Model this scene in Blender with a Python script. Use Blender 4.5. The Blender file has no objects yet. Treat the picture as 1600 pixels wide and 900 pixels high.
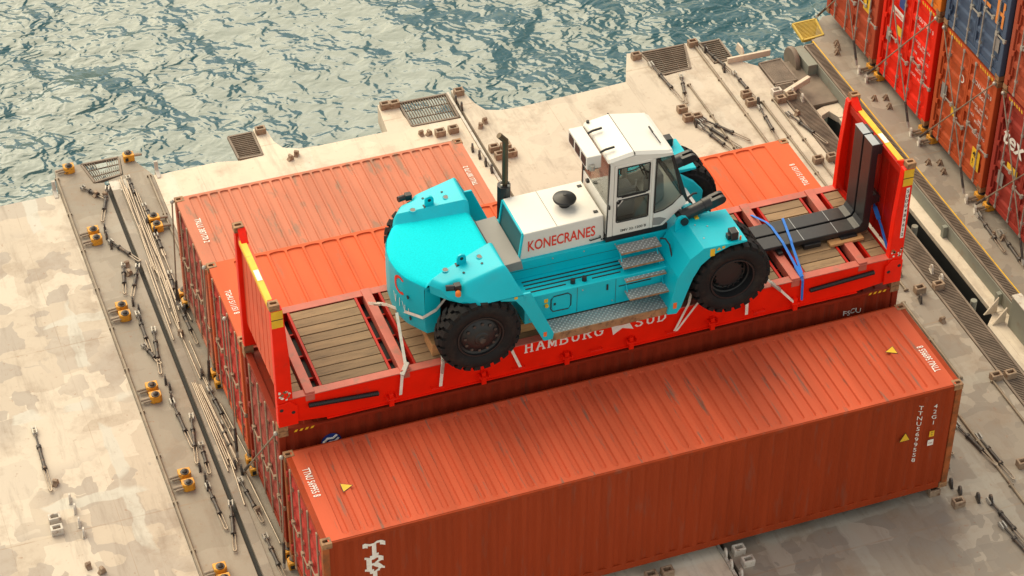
import bpy, bmesh, math, random
from mathutils import Vector, Matrix
random.seed(7)
R = math.radians
SC = bpy.context.scene
COL = SC.collection

# ------------------------------------------------------------------ camera
cam_d = bpy.data.cameras.new("camera"); cam = bpy.data.objects.new("camera", cam_d); COL.objects.link(cam)
cam.location = (-7.1121, -28.0993, 32.1482)
cam.rotation_euler = (0.879065, -0.007845, -0.350758)
cam_d.sensor_width = 36.0; cam_d.lens = 36.0 * 3796.477 / 1600.0
cam_d.clip_start = 0.5; cam_d.clip_end = 3000
SC.camera = cam

# ------------------------------------------------------------------ sky, sun, exposure
SUN_AZ, SUN_EL = -17.0, 43.0          # azimuth from +Y (negative: towards -X), elevation
wd = bpy.data.worlds.new("World"); SC.world = wd; wd.use_nodes = True
wn, wl = wd.node_tree.nodes, wd.node_tree.links
for n in list(wn): wn.remove(n)
w_out = wn.new('ShaderNodeOutputWorld'); w_bg = wn.new('ShaderNodeBackground')
w_sky = wn.new('ShaderNodeTexSky'); w_sky.sky_type = 'NISHITA'; w_sky.sun_disc = False
w_sky.sun_elevation = R(SUN_EL); w_sky.sun_rotation = R(SUN_AZ); w_sky.dust_density = 3.0; w_sky.air_density = 1.0
w_tc = wn.new('ShaderNodeTexCoord'); w_no = wn.new('ShaderNodeTexNoise')
w_no.inputs['Scale'].default_value = 3.2; w_no.inputs['Detail'].default_value = 6; w_no.inputs['Roughness'].default_value = .6
w_rp = wn.new('ShaderNodeValToRGB'); w_rp.color_ramp.elements[0].position = .36; w_rp.color_ramp.elements[1].position = .60
w_mx = wn.new('ShaderNodeMix'); w_mx.data_type = 'RGBA'
w_mx.inputs['B'].default_value = (8.0, 7.3, 5.9, 1)      # sunlit cloud, on the scale of the Nishita sky
wl.new(w_tc.outputs['Generated'], w_no.inputs['Vector']); wl.new(w_no.outputs['Fac'], w_rp.inputs['Fac'])
wl.new(w_rp.outputs['Color'], w_mx.inputs['Factor']); wl.new(w_sky.outputs['Color'], w_mx.inputs['A'])
wl.new(w_mx.outputs['Result'], w_bg.inputs['Color']); wl.new(w_bg.outputs['Background'], w_out.inputs['Surface'])
w_bg.inputs['Strength'].default_value = 0.092
sun_d = bpy.data.lights.new("sun", 'SUN'); sun = bpy.data.objects.new("sun", sun_d); COL.objects.link(sun)
sun_d.energy = 2.3; sun_d.angle = R(62); sun_d.color = (1.0, .84, .56)
sdir = Vector((math.sin(R(SUN_AZ)) * math.cos(R(SUN_EL)), math.cos(R(SUN_AZ)) * math.cos(R(SUN_EL)), math.sin(R(SUN_EL))))
sun.rotation_euler = sdir.to_track_quat('Z', 'Y').to_euler(); sun.location = sdir * 60
SC.view_settings.view_transform = 'Standard'; SC.view_settings.look = 'None'
SC.view_settings.exposure = 0.72; SC.view_settings.gamma = 1.0; SC.view_settings.use_curve_mapping = False
SC.render.engine = 'CYCLES'; SC.cycles.max_bounces = 6; SC.cycles.transparent_max_bounces = 12

# ------------------------------------------------------------------ helpers
class MB:
    def __init__(s): s.v = []; s.f = []
    def add(s, vs, fs):
        o = len(s.v); s.v += [tuple(v) for v in vs]; s.f += [[i + o for i in f] for f in fs]; return s
    def box(s, x0, x1, y0, y1, z0, z1):
        return s.add([(x0,y0,z0),(x1,y0,z0),(x1,y1,z0),(x0,y1,z0),(x0,y0,z1),(x1,y0,z1),(x1,y1,z1),(x0,y1,z1)],
                     [(0,3,2,1),(4,5,6,7),(0,1,5,4),(1,2,6,5),(2,3,7,6),(3,0,4,7)])
    def bar(s, p, q, w, h, up=(0,0,1)):
        p, q = Vector(p), Vector(q); d = (q - p).normalized(); u = Vector(up)
        if abs(d.dot(u)) > .98: u = Vector((1,0,0))
        a = d.cross(u).normalized(); b = a.cross(d)
        vs = []
        for c in (p, q):
            for sa, sb in ((-1,-1),(1,-1),(1,1),(-1,1)): vs.append(c + a*sa*w/2 + b*sb*h/2)
        return s.add(vs, [(3,2,1,0),(4,5,6,7),(0,1,5,4),(1,2,6,5),(2,3,7,6),(3,0,4,7)])
    def prism(s, poly, ax, a, b):
        n = len(poly); vs = []
        for t in (a, b):
            for u, v in poly:
                vs.append({0:(t,u,v),1:(u,t,v),2:(u,v,t)}[ax])
        return s.add(vs, [list(range(n))[::-1], list(range(n, 2*n))] + [[i,(i+1)%n,n+(i+1)%n,n+i] for i in range(n)])
    def cyl(s, p, q, r, n=12, r2=None, cap=True):
        p, q = Vector(p), Vector(q); d = (q - p).normalized()
        u = Vector((0,0,1)) if abs(d.z) < .95 else Vector((1,0,0))
        a = d.cross(u).normalized(); b = a.cross(d); r2 = r if r2 is None else r2
        vs = []
        for c, rr in ((p, r), (q, r2)):
            for i in range(n):
                t = 2*math.pi*i/n; vs.append(c + (a*math.cos(t) + b*math.sin(t))*rr)
        fs = [[i,(i+1)%n,n+(i+1)%n,n+i] for i in range(n)]
        if cap: fs += [list(range(n))[::-1], list(range(n,2*n))]
        return s.add(vs, fs)
    def tube(s, path, r, n=8):
        P = [Vector(p) for p in path]; vs = []; m = len(P)
        for i, p in enumerate(P):
            d = (P[min(i+1,m-1)] - P[max(i-1,0)]).normalized()
            u = Vector((0,0,1)) if abs(d.z) < .95 else Vector((1,0,0))
            a = d.cross(u).normalized(); b = a.cross(d)
            for k in range(n):
                t = 2*math.pi*k/n; vs.append(p + (a*math.cos(t)+b*math.sin(t))*r)
        fs = []
        for i in range(m-1):
            for k in range(n): fs.append([i*n+k, i*n+(k+1)%n, (i+1)*n+(k+1)%n, (i+1)*n+k])
        fs += [list(range(n))[::-1], list(range((m-1)*n, m*n))]
        return s.add(vs, fs)
    def lathe(s, prof, c, ax=2, n=24, cap=True):
        vs = []; m = len(prof)
        for r, h in prof:
            for k in range(n):
                t = 2*math.pi*k/n; u, v = r*math.cos(t), r*math.sin(t)
                o = {2:(u,v,h),1:(u,h,v),0:(h,u,v)}[ax]
                vs.append((c[0]+o[0], c[1]+o[1], c[2]+o[2]))
        fs = [[i*n+k, i*n+(k+1)%n, (i+1)*n+(k+1)%n, (i+1)*n+k] for i in range(m-1) for k in range(n)]
        if cap and prof[0][0] > 1e-6: fs.append(list(range(n))[::-1])
        if cap and prof[-1][0] > 1e-6: fs.append(list(range((m-1)*n, m*n)))
        return s.add(vs, fs)
    def strip(s, path, w, ax, t=.004):
        # a flat webbing strap along path; ax = width direction, t = thickness
        P = [Vector(p) for p in path]; a = Vector(ax).normalized(); vs = []; m = len(P)
        for i, p in enumerate(P):
            d = (P[min(i+1,m-1)] - P[max(i-1,0)]).normalized(); nn = d.cross(a).normalized()
            for sa, sn in ((-1,-1),(1,-1),(1,1),(-1,1)): vs.append(p + a*sa*w/2 + nn*sn*t/2)
        fs = [[i*4+k, i*4+(k+1)%4, (i+1)*4+(k+1)%4, (i+1)*4+k] for i in range(m-1) for k in range(4)]
        fs += [[3,2,1,0],[4*m-4,4*m-3,4*m-2,4*m-1]]
        return s.add(vs, fs)
    def grid(s, rows):
        m, n = len(rows), len(rows[0]); o = []
        for r in rows: o += r
        return s.add(o, [[i*n+k, i*n+k+1, (i+1)*n+k+1, (i+1)*n+k] for i in range(m-1) for k in range(n-1)])
    def mesh(s, name, off=(0,0,0), smooth=None, mats=()):
        me = bpy.data.meshes.new(name)
        me.from_pydata([(v[0]-off[0], v[1]-off[1], v[2]-off[2]) for v in s.v], [], s.f)
        bm = bmesh.new(); bm.from_mesh(me); bmesh.ops.recalc_face_normals(bm, faces=bm.faces); bm.to_mesh(me); bm.free()
        if smooth:
            me.polygons.foreach_set('use_smooth', [True]*len(me.polygons)); me.set_sharp_from_angle(angle=R(smooth))
        for m in mats: me.materials.append(m)
        return me

def link(name, me, parent=None):
    o = bpy.data.objects.new(name, me); COL.objects.link(o); o.parent = parent; return o
def bev(o, w, seg=2):
    m = o.modifiers.new('bevel', 'BEVEL'); m.width = w; m.segments = seg; m.limit_method = 'ANGLE'; m.angle_limit = R(35); m.harden_normals = False
    return o
def base_off(parent):
    p = parent
    while p is not None and p.parent is not None: p = p.parent
    return tuple(p['base']) if p is not None and 'base' in p else (0,0,0)
def part(mb, name, mat, parent, smooth=None, bevel=0, local=False):
    me = mb.mesh(name, (0,0,0) if local else base_off(parent), smooth, (mat,))
    o = link(name, me, parent)
    if bevel: bev(o, bevel)
    return o
def tag(o, label, cat, group=None, kind=None):
    if label: o['label'] = label
    if cat: o['category'] = cat
    if group: o['group'] = group
    if kind: o['kind'] = kind
    return o
def thing(name, label, cat, loc=(0,0,0), group=None, rz=0, world=True):
    o = bpy.data.objects.new(name, None); COL.objects.link(o); o.empty_display_size = .2
    o.location = loc; o.rotation_euler = (0,0,rz)
    if world: o['base'] = list(loc)
    return tag(o, label, cat, group)
def solo(mb, name, mat, label, cat, group=None, smooth=None, bevel=0, kind=None):
    o = part(mb, name, mat, None, smooth, bevel); return tag(o, label, cat, group, kind)
def copy_tree(o, parent=None):
    c = o.copy(); COL.objects.link(c); c.parent = parent
    for ch in list(o.children): copy_tree(ch, c)
    return c

# ------------------------------------------------------------------ materials
MATS = {}
def mat(name, col, rough=.5, metal=0, var=.12, vscale=1.5, dirt=None, damt=.0, dscale=3.0, dpos=(.55,.7), bump=0, bscale=40, spec=.5, rnd=0, stretch=None, coat=0):
    if name in MATS: return MATS[name]
    m = bpy.data.materials.new(name); m.use_nodes = True; N, L = m.node_tree.nodes, m.node_tree.links
    b = N['Principled BSDF']; b.inputs['Roughness'].default_value = rough; b.inputs['Metallic'].default_value = metal
    b.inputs['Specular IOR Level'].default_value = spec
    if coat: b.inputs['Coat Weight'].default_value = coat; b.inputs['Coat Roughness'].default_value = .15
    tc = N.new('ShaderNodeTexCoord'); vec = tc.outputs['Object']
    if stretch:
        mp = N.new('ShaderNodeMapping'); mp.inputs['Scale'].default_value = stretch; L.new(vec, mp.inputs['Vector']); vec2 = mp.outputs['Vector']
    else: vec2 = vec
    oi = N.new('ShaderNodeObjectInfo')
    ad = N.new('ShaderNodeVectorMath'); ad.operation = 'MULTIPLY_ADD'
    ad.inputs[1].default_value = (17.3, 9.1, 5.7); L.new(oi.outputs['Random'], ad.inputs[0]); L.new(vec2, ad.inputs[2])
    n1 = N.new('ShaderNodeTexNoise'); n1.inputs['Scale'].default_value = vscale; n1.inputs['Detail'].default_value = 5
    L.new(ad.outputs[0], n1.inputs['Vector'])
    mr = N.new('ShaderNodeMapRange'); mr.inputs['From Min'].default_value = .3; mr.inputs['From Max'].default_value = .7
    mr.inputs['To Min'].default_value = 1 - var; mr.inputs['To Max'].default_value = 1 + var
    L.new(n1.outputs['Fac'], mr.inputs['Value'])
    hs = N.new('ShaderNodeHueSaturation'); hs.inputs['Color'].default_value = (*col, 1)
    if rnd:
        m2 = N.new('ShaderNodeMath'); m2.operation = 'MULTIPLY_ADD'; m2.inputs[1].default_value = rnd; m2.inputs[2].default_value = 1 - rnd/2
        L.new(oi.outputs['Random'], m2.inputs[0]); m3 = N.new('ShaderNodeMath'); m3.operation = 'MULTIPLY'
        L.new(m2.outputs[0], m3.inputs[0]); L.new(mr.outputs[0], m3.inputs[1]); L.new(m3.outputs[0], hs.inputs['Value'])
    else: L.new(mr.outputs[0], hs.inputs['Value'])
    out = hs.outputs['Color']
    if dirt:
        n2 = N.new('ShaderNodeTexNoise'); n2.inputs['Scale'].default_value = dscale; n2.inputs['Detail'].default_value = 8; n2.inputs['Roughness'].default_value = .65
        L.new(ad.outputs[0], n2.inputs['Vector'])
        rp = N.new('ShaderNodeValToRGB'); rp.color_ramp.elements[0].position = dpos[0]; rp.color_ramp.elements[1].position = dpos[1]
        rp.color_ramp.elements[1].color = (damt, damt, damt, 1); L.new(n2.outputs['Fac'], rp.inputs['Fac'])
        mx = N.new('ShaderNodeMix'); mx.data_type = 'RGBA'; mx.inputs['B'].default_value = (*dirt, 1)
        L.new(rp.outputs['Color'], mx.inputs['Factor']); L.new(out, mx.inputs['A']); out = mx.outputs['Result']
    L.new(out, b.inputs['Base Color'])
    if bump:
        n3 = N.new('ShaderNodeTexNoise'); n3.inputs['Scale'].default_value = bscale; n3.inputs['Detail'].default_value = 4; L.new(vec, n3.inputs['Vector'])
        bp = N.new('ShaderNodeBump'); bp.inputs['Strength'].default_value = bump; bp.inputs['Distance'].default_value = .01
        L.new(n3.outputs['Fac'], bp.inputs['Height']); L.new(bp.outputs['Normal'], b.inputs['Normal'])
    MATS[name] = m; return m

RUST = (.16, .07, .03)
def cpaint(name, col, damt=.35, dirt=(.22,.12,.08), dpos=(.56,.72), stretch=(2.6,2.6,.4)):
    return mat(name, col, rough=.5, var=.10, vscale=.9, dirt=dirt, damt=damt, dscale=2.2, dpos=dpos, bump=.12, bscale=14, rnd=.06, spec=.10, stretch=stretch)
M_A = cpaint('paint container orange red', (.31,.044,.012), .40, (.20,.10,.07))  # side base darker than the roof: shade of the front put into the colour
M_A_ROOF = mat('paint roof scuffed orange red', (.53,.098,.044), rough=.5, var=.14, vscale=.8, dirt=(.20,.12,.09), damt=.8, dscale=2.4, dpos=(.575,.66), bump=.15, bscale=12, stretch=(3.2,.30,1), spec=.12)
M_B = cpaint('paint container dark red', (.25,.028,.011), .55, (.10,.04,.025))
M_C = cpaint('paint container bright orange', (.62,.122,.046), .5, (.33,.16,.10), (.57,.70), (2.4,.5,1))
M_D = mat('paint container faded salmon', (.53,.18,.105), rough=.55, var=.12, vscale=1.1, dirt=(.26,.17,.12), damt=.75, dscale=1.7, dpos=(.55,.64), bump=.15, bscale=12, stretch=(2.0,.5,1), spec=.2)
M_DOORC = cpaint('paint door weathered maroon', (.33,.07,.055), .5, (.17,.07,.05))
M_DOORR = cpaint('paint door red', (.46,.05,.04), .35, (.2,.06,.04))
M_FR = mat('paint flat rack red', (.86,.016,.003), rough=.42, var=.10, vscale=2.0, dirt=(.22,.05,.03), damt=.45, dscale=2.6, dpos=(.60,.74), bump=.1, bscale=20, spec=.2)
M_FRO = mat('paint flat rack lit orange', (.68,.10,.045), rough=.5, var=.12, vscale=1.6, dirt=(.30,.10,.06), damt=.6, dscale=3.0, dpos=(.60,.70), bump=.1, bscale=20, spec=.2)  # brighter copy of the rack red: stronger light at left end put into colour
M_FRT = mat('paint flat rack worn top', (.50,.12,.085), rough=.55, var=.15, vscale=2.5, dirt=(.30,.14,.10), damt=.7, dscale=3.5, dpos=(.54,.66), bump=.15, bscale=30)
M_FRD = mat('paint flat rack inner wall', (.45,.010,.003), rough=.45, var=.12, vscale=1.5, dirt=(.14,.03,.02), damt=.5, dscale=2.0, spec=.2)
M_CAST = mat('bare rusty corner casting', (.34,.18,.085), rough=.65, var=.2, vscale=6, dirt=(.13,.065,.035), damt=.8, dscale=9, dpos=(.48,.62), bump=.2)
M_YEL = mat('paint yellow', (.80,.48,.02), rough=.5, var=.12, vscale=5, dirt=(.3,.15,.04), damt=.6, dscale=9, dpos=(.6,.7))
M_TWIST = mat('paint twistlock amber', (.72,.33,.025), rough=.5, var=.15, vscale=9, dirt=(.10,.05,.03), damt=.9, dscale=14, dpos=(.56,.66))
M_BLACK = mat('black steel', (.013,.013,.015), rough=.42, var=.15, vscale=5)
M_FORK = mat('fork dark paint', (.018,.018,.021), rough=.35, var=.12, vscale=2, dirt=(.05,.048,.045), damt=.4, dscale=3)
M_FORKT = mat('fork end grey', (.36,.38,.40), rough=.4)
M_RUB = mat('tyre rubber', (.011,.011,.012), rough=.7, spec=.25, var=.2, vscale=4, dirt=(.055,.042,.032), damt=.5, dscale=5, dpos=(.5,.75), bump=.15, bscale=60)
M_RIM = mat('wheel rim dark', (.010,.011,.013), rough=.45)
M_TEAL = mat('paint teal', (.0,.53,.66), rough=.40, var=.05, vscale=1.3, spec=.35, dirt=(.06,.30,.34), damt=.2, dscale=2.2, dpos=(.52,.72))
M_TEALG = mat('grit teal deck', (.0,.62,.72), rough=.8, spec=.15, var=.10, vscale=45, bump=.4, bscale=120)
M_TEALD = mat('teal mesh', (.02,.12,.14), rough=.5)
M_WHITE = mat('paint truck white', (.76,.74,.69), rough=.38, var=.02)
M_GREY = mat('paint grey', (.27,.26,.25), rough=.5, var=.06)
M_SEAT = mat('seat grey fabric', (.46,.45,.44), rough=.8)
M_CABIN = mat('cab interior dark', (.22,.20,.19), rough=.7)
M_WHITEP = mat('white lettering', (.82,.80,.75), rough=.5, var=.08, vscale=20)
M_REDP = mat('red lettering', (.78,.045,.02), rough=.4, var=.02)
M_BLKP = mat('black lettering', (.02,.02,.02), rough=.5)
M_ORGP = mat('orange lettering', (.75,.26,.05), rough=.5, var=.1, vscale=8)
M_BLUEP = mat('blue sticker', (.015,.04,.22), rough=.4)
M_STEEL = mat('galvanised steel', (.44,.42,.38), rough=.45, metal=.35, var=.18, vscale=4, dirt=(.22,.13,.08), damt=.5, dscale=8, dpos=(.55,.68))
M_BARS = mat('locking bar weathered', (.36,.27,.19), rough=.5, metal=.2, var=.2, vscale=5, dirt=(.17,.09,.05), damt=.6, dscale=9)
M_TBK = mat('turnbuckle dark', (.055,.048,.045), rough=.5, metal=.2, var=.3, vscale=8, dirt=(.22,.14,.09), damt=.7, dscale=12, dpos=(.52,.66))
M_ROD = mat('lashing rod', (.33,.27,.21), rough=.42, metal=.45, var=.25, vscale=3, dirt=(.15,.09,.06), damt=.6, dscale=7)
M_SOCK = mat('socket rusty tan', (.31,.225,.155), rough=.65, var=.2, vscale=7, dirt=(.16,.08,.045), damt=.8, dscale=11, dpos=(.5,.64), bump=.2)
M_SOCKW = mat('socket pale paint', (.55,.51,.45), rough=.6, var=.15, vscale=7, dirt=(.25,.15,.09), damt=.7, dscale=11, dpos=(.54,.66))
M_WOOD = mat('plank wood', (.26,.165,.088), rough=.75, var=.16, vscale=1.6, dirt=(.09,.058,.034), damt=.7, dscale=2.4, dpos=(.54,.70), bump=.35, bscale=30, rnd=.55, stretch=(1.0,6,6))
M_TIMB = mat('timber block', (.50,.27,.11), rough=.7, var=.2, vscale=3, stretch=(1,8,8))
M_STRAPW = mat('white webbing', (.80,.76,.67), rough=.75, var=.12, vscale=10)
M_STRAPB = mat('blue webbing', (.012,.17,.66), rough=.6, var=.12, vscale=10)
M_PIPE = mat('deck pipe', (.24,.19,.135), rough=.5, var=.2, vscale=2.5, dirt=(.16,.08,.05), damt=.7, dscale=6)
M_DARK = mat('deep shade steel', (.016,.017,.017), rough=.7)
M_HULL = mat('hull grey green', (.24,.25,.21), rough=.6, var=.15, vscale=.8, dirt=(.2,.12,.07), damt=.4, dscale=2)
M_GRATE = mat('grating rusty', (.20,.155,.12), rough=.65, var=.25, vscale=3)
M_GRATEY = mat('grating yellow', (.52,.36,.05), rough=.55, var=.2, vscale=3)
M_LAMP = mat('amber lens', (.75,.18,.02), rough=.25)
M_REFL = mat('orange reflector', (.85,.16,.03), rough=.3)

def glass(name, tint, a):
    m = bpy.data.materials.new(name); m.use_nodes = True; N, L = m.node_tree.nodes, m.node_tree.links
    for n in list(N): N.remove(n)
    o = N.new('ShaderNodeOutputMaterial'); t = N.new('ShaderNodeBsdfTransparent'); t.inputs['Color'].default_value = (*tint, 1)
    g = N.new('ShaderNodeBsdfGlossy'); g.inputs['Roughness'].default_value = .03
    f = N.new('ShaderNodeLayerWeight'); f.inputs['Blend'].default_value = .5
    p5 = N.new('ShaderNodeMath'); p5.operation = 'POWER'; p5.inputs[1].default_value = 4.0; L.new(f.outputs['Facing'], p5.inputs[0])
    q5 = N.new('ShaderNodeMath'); q5.operation = 'MULTIPLY_ADD'; q5.inputs[1].default_value = .9; q5.inputs[2].default_value = .03; L.new(p5.outputs[0], q5.inputs[0])
    mx = N.new('ShaderNodeMixShader'); L.new(q5.outputs[0], mx.inputs[0]); L.new(t.outputs[0], mx.inputs[1]); L.new(g.outputs[0], mx.inputs[2]); L.new(mx.outputs[0], o.inputs['Surface'])
    return m
M_GLASS = glass('cab glass', (.74,.76,.75), .1)

def checker_plate():
    m = mat('checker plate', (.30,.31,.31), rough=.45, metal=.2, var=.12, vscale=2)
    N, L = m.node_tree.nodes, m.node_tree.links; b = N['Principled BSDF']
    tc = N.new('ShaderNodeTexCoord'); mp = N.new('ShaderNodeMapping'); mp.inputs['Rotation'].default_value = (0,0,R(45)); mp.inputs['Scale'].default_value = (15,15,15)
    L.new(tc.outputs['Object'], mp.inputs['Vector'])
    vo = N.new('ShaderNodeTexVoronoi'); vo.inputs['Randomness'].default_value = 0; vo.inputs['Scale'].default_value = 1; vo.voronoi_dimensions = '2D'
    L.new(mp.outputs['Vector'], vo.inputs['Vector'])
    rp = N.new('ShaderNodeValToRGB'); rp.color_ramp.elements[0].position = .18; rp.color_ramp.elements[0].color = (1,1,1,1); rp.color_ramp.elements[1].position = .34; rp.color_ramp.elements[1].color = (0,0,0,1)
    L.new(vo.outputs['Distance'], rp.inputs['Fac'])
    bp = N.new('ShaderNodeBump'); bp.inputs['Strength'].default_value = 1; bp.inputs['Distance'].default_value = .012
    L.new(rp.outputs['Color'], bp.inputs['Height']); L.new(bp.outputs['Normal'], b.inputs['Normal'])
    src = b.inputs['Base Color'].links[0].from_socket; mx = N.new('ShaderNodeMix'); mx.data_type = 'RGBA'; mx.inputs['B'].default_value = (.62,.64,.64,1)
    L.new(src, mx.inputs['A']); L.new(rp.outputs['Color'], mx.inputs['Factor']); L.new(mx.outputs['Result'], b.inputs['Base Color'])
    return m
M_CHK = checker_plate()

def deck_mat(name, base, pale, dark, blue, amt_d, amt_p, grime=.6, ps=1.0):
    """worn hatch paint: touched-up rectangles, roller strips, stains and rust specks"""
    m = bpy.data.materials.new(name); m.use_nodes = True; N, L = m.node_tree.nodes, m.node_tree.links
    b = N['Principled BSDF']; b.inputs['Roughness'].default_value = .62; b.inputs['Specular IOR Level'].default_value = .3
    tc = N.new('ShaderNodeTexCoord'); P = tc.outputs['Object']
    def noise(s, d=4, r=.5, v=P):
        n = N.new('ShaderNodeTexNoise'); n.inputs['Scale'].default_value = s; n.inputs['Detail'].default_value = d; n.inputs['Roughness'].default_value = r
        L.new(v, n.inputs['Vector']); return n
    def ramp(src, a, bb, lo=0, hi=1):
        r = N.new('ShaderNodeMapRange'); r.inputs['From Min'].default_value = a; r.inputs['From Max'].default_value = bb
        r.inputs['To Min'].default_value = lo; r.inputs['To Max'].default_value = hi; L.new(src, r.inputs['Value']); return r.outputs[0]
    def mixc(f, a, col):
        x = N.new('ShaderNodeMix'); x.data_type = 'RGBA'; L.new(f, x.inputs['Factor'])
        if isinstance(a, tuple): x.inputs['A'].default_value = (*a, 1)
        else: L.new(a, x.inputs['A'])
        x.inputs['B'].default_value = (*col, 1); return x.outputs['Result']
    def mul(a, bb):
        q = N.new('ShaderNodeMath'); q.operation = 'MULTIPLY'
        for i, s in enumerate((a, bb)):
            if isinstance(s, float): q.inputs[i].default_value = s
            else: L.new(s, q.inputs[i])
        return q.outputs[0]
    # coordinates wobbled by noise so the roller edges are not ruler straight
    nw = noise(1.6, 3); ma = N.new('ShaderNodeVectorMath'); ma.operation = 'MULTIPLY_ADD'; ma.inputs[1].default_value = (.35,.35,0)
    L.new(nw.outputs['Color'], ma.inputs[0]); L.new(P, ma.inputs[2]); PW = ma.outputs[0]
    vo = N.new('ShaderNodeTexVoronoi'); vo.distance = 'CHEBYCHEV'; vo.inputs['Scale'].default_value = .75*ps; L.new(PW, vo.inputs['Vector'])
    sp = N.new('ShaderNodeSeparateColor'); L.new(vo.outputs['Color'], sp.inputs[0])
    vo2 = N.new('ShaderNodeTexVoronoi'); vo2.distance = 'CHEBYCHEV'; vo2.inputs['Scale'].default_value = 1.9*ps; L.new(PW, vo2.inputs['Vector'])
    sp2 = N.new('ShaderNodeSeparateColor'); L.new(vo2.outputs['Color'], sp2.inputs[0])
    big = noise(.22, 2)
    c = mixc(ramp(noise(.5, 5, .6).outputs['Fac'], .35, .65, 0, .6), base, tuple(x*.86 for x in base))
    c = mixc(mul(ramp(sp.outputs[0], .52, .54), amt_p), c, pale)
    c = mixc(mul(mul(ramp(sp2.outputs[1], .60, .62), ramp(big.outputs['Fac'], .40, .48)), amt_d), c, dark)
    c = mixc(mul(ramp(sp.outputs[2], .80, .82), amt_d*.8), c, dark)
    # pale blue primer strips along the plate seams
    sx = N.new('ShaderNodeSeparateXYZ'); L.new(PW, sx.inputs[0])
    for ax, per, ph, wdt in ((0, 3.1, .7, .045), (1, 2.632, .9, .055)):
        q = N.new('ShaderNodeMath'); q.operation = 'MULTIPLY_ADD'; q.inputs[1].default_value = 1/per; q.inputs[2].default_value = ph; L.new(sx.outputs[ax], q.inputs[0])
        fr = N.new('ShaderNodeMath'); fr.operation = 'FRACT'; L.new(q.outputs[0], fr.inputs[0])
        pp = N.new('ShaderNodeMath'); pp.operation = 'PINGPONG'; pp.inputs[1].default_value = .5; L.new(fr.outputs[0], pp.inputs[0])
        f = mul(ramp(pp.outputs[0], wdt, wdt-.008), ramp(noise(.55, 2).outputs['Fac'], .47, .49))
        c = mixc(mul(f, amt_p*.95), c, blue)
    # weld seams
    s0 = N.new('ShaderNodeSeparateXYZ'); L.new(P, s0.inputs[0])
    for ax, per, ph in ((0, 2.05, .31), (1, 5.264, .13)):
        q = N.new('ShaderNodeMath'); q.operation = 'MULTIPLY_ADD'; q.inputs[1].default_value = 1/per; q.inputs[2].default_value = ph; L.new(s0.outputs[ax], q.inputs[0])
        fr = N.new('ShaderNodeMath'); fr.operation = 'FRACT'; L.new(q.outputs[0], fr.inputs[0])
        f = mul(ramp(fr.outputs[0], .008, .003), ramp(noise(2.5, 3).outputs['Fac'], .35, .6, .05, .5))
        c = mixc(f, c, (.30,.20,.13))
    c = mixc(ramp(noise(.9, 9, .72).outputs['Fac'], .50, .70, 0, .75*grime), c, (.26,.19,.135))
    mpr = N.new('ShaderNodeMapping'); mpr.inputs['Scale'].default_value = (2.6,.35,1); L.new(P, mpr.inputs['Vector'])
    c = mixc(ramp(noise(1.1, 7, .7, mpr.outputs['Vector']).outputs['Fac'], .54, .72, 0, .6*grime), c, (.20,.15,.115))
    c = mixc(ramp(noise(9, 6, .7).outputs['Fac'], .62, .70, 0, .65*grime), c, (.26,.11,.055))
    c = mixc(ramp(noise(26, 3, .6).outputs['Fac'], .70, .76, 0, .6), c, (.16,.09,.06))
    L.new(c, b.inputs['Base Color'])
    bp = N.new('ShaderNodeBump'); bp.inputs['Strength'].default_value = .25; bp.inputs['Distance'].default_value = .02
    L.new(noise(6, 6).outputs['Fac'], bp.inputs['Height']); L.new(bp.outputs['Normal'], b.inputs['Normal'])
    return m
M_DECKL = deck_mat('hatch paint patched cream', (.53,.46,.375), (.60,.535,.445), (.38,.335,.29), (.54,.53,.475), .85, .85, grime=.75, ps=1.3)
M_DECK = deck_mat('hatch paint warm grey', (.70,.605,.485), (.75,.66,.54), (.58,.505,.42), (.68,.64,.56), .3, .45)
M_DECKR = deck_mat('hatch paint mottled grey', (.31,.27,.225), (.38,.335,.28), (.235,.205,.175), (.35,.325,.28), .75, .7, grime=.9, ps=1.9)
M_DECKS = deck_mat('hatch paint trodden grey', (.315,.275,.225), (.38,.335,.28), (.25,.22,.185), (.36,.34,.295), .4, .5, grime=.9)
M_DECKU = deck_mat('hatch paint pale grey', (.58,.51,.42), (.64,.57,.47), (.49,.43,.36), (.58,.55,.48), .4, .4, grime=.8)
M_STACK = mat('exhaust bronze', (.10,.07,.04), rough=.4, metal=.5, var=.25, vscale=3)

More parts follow.
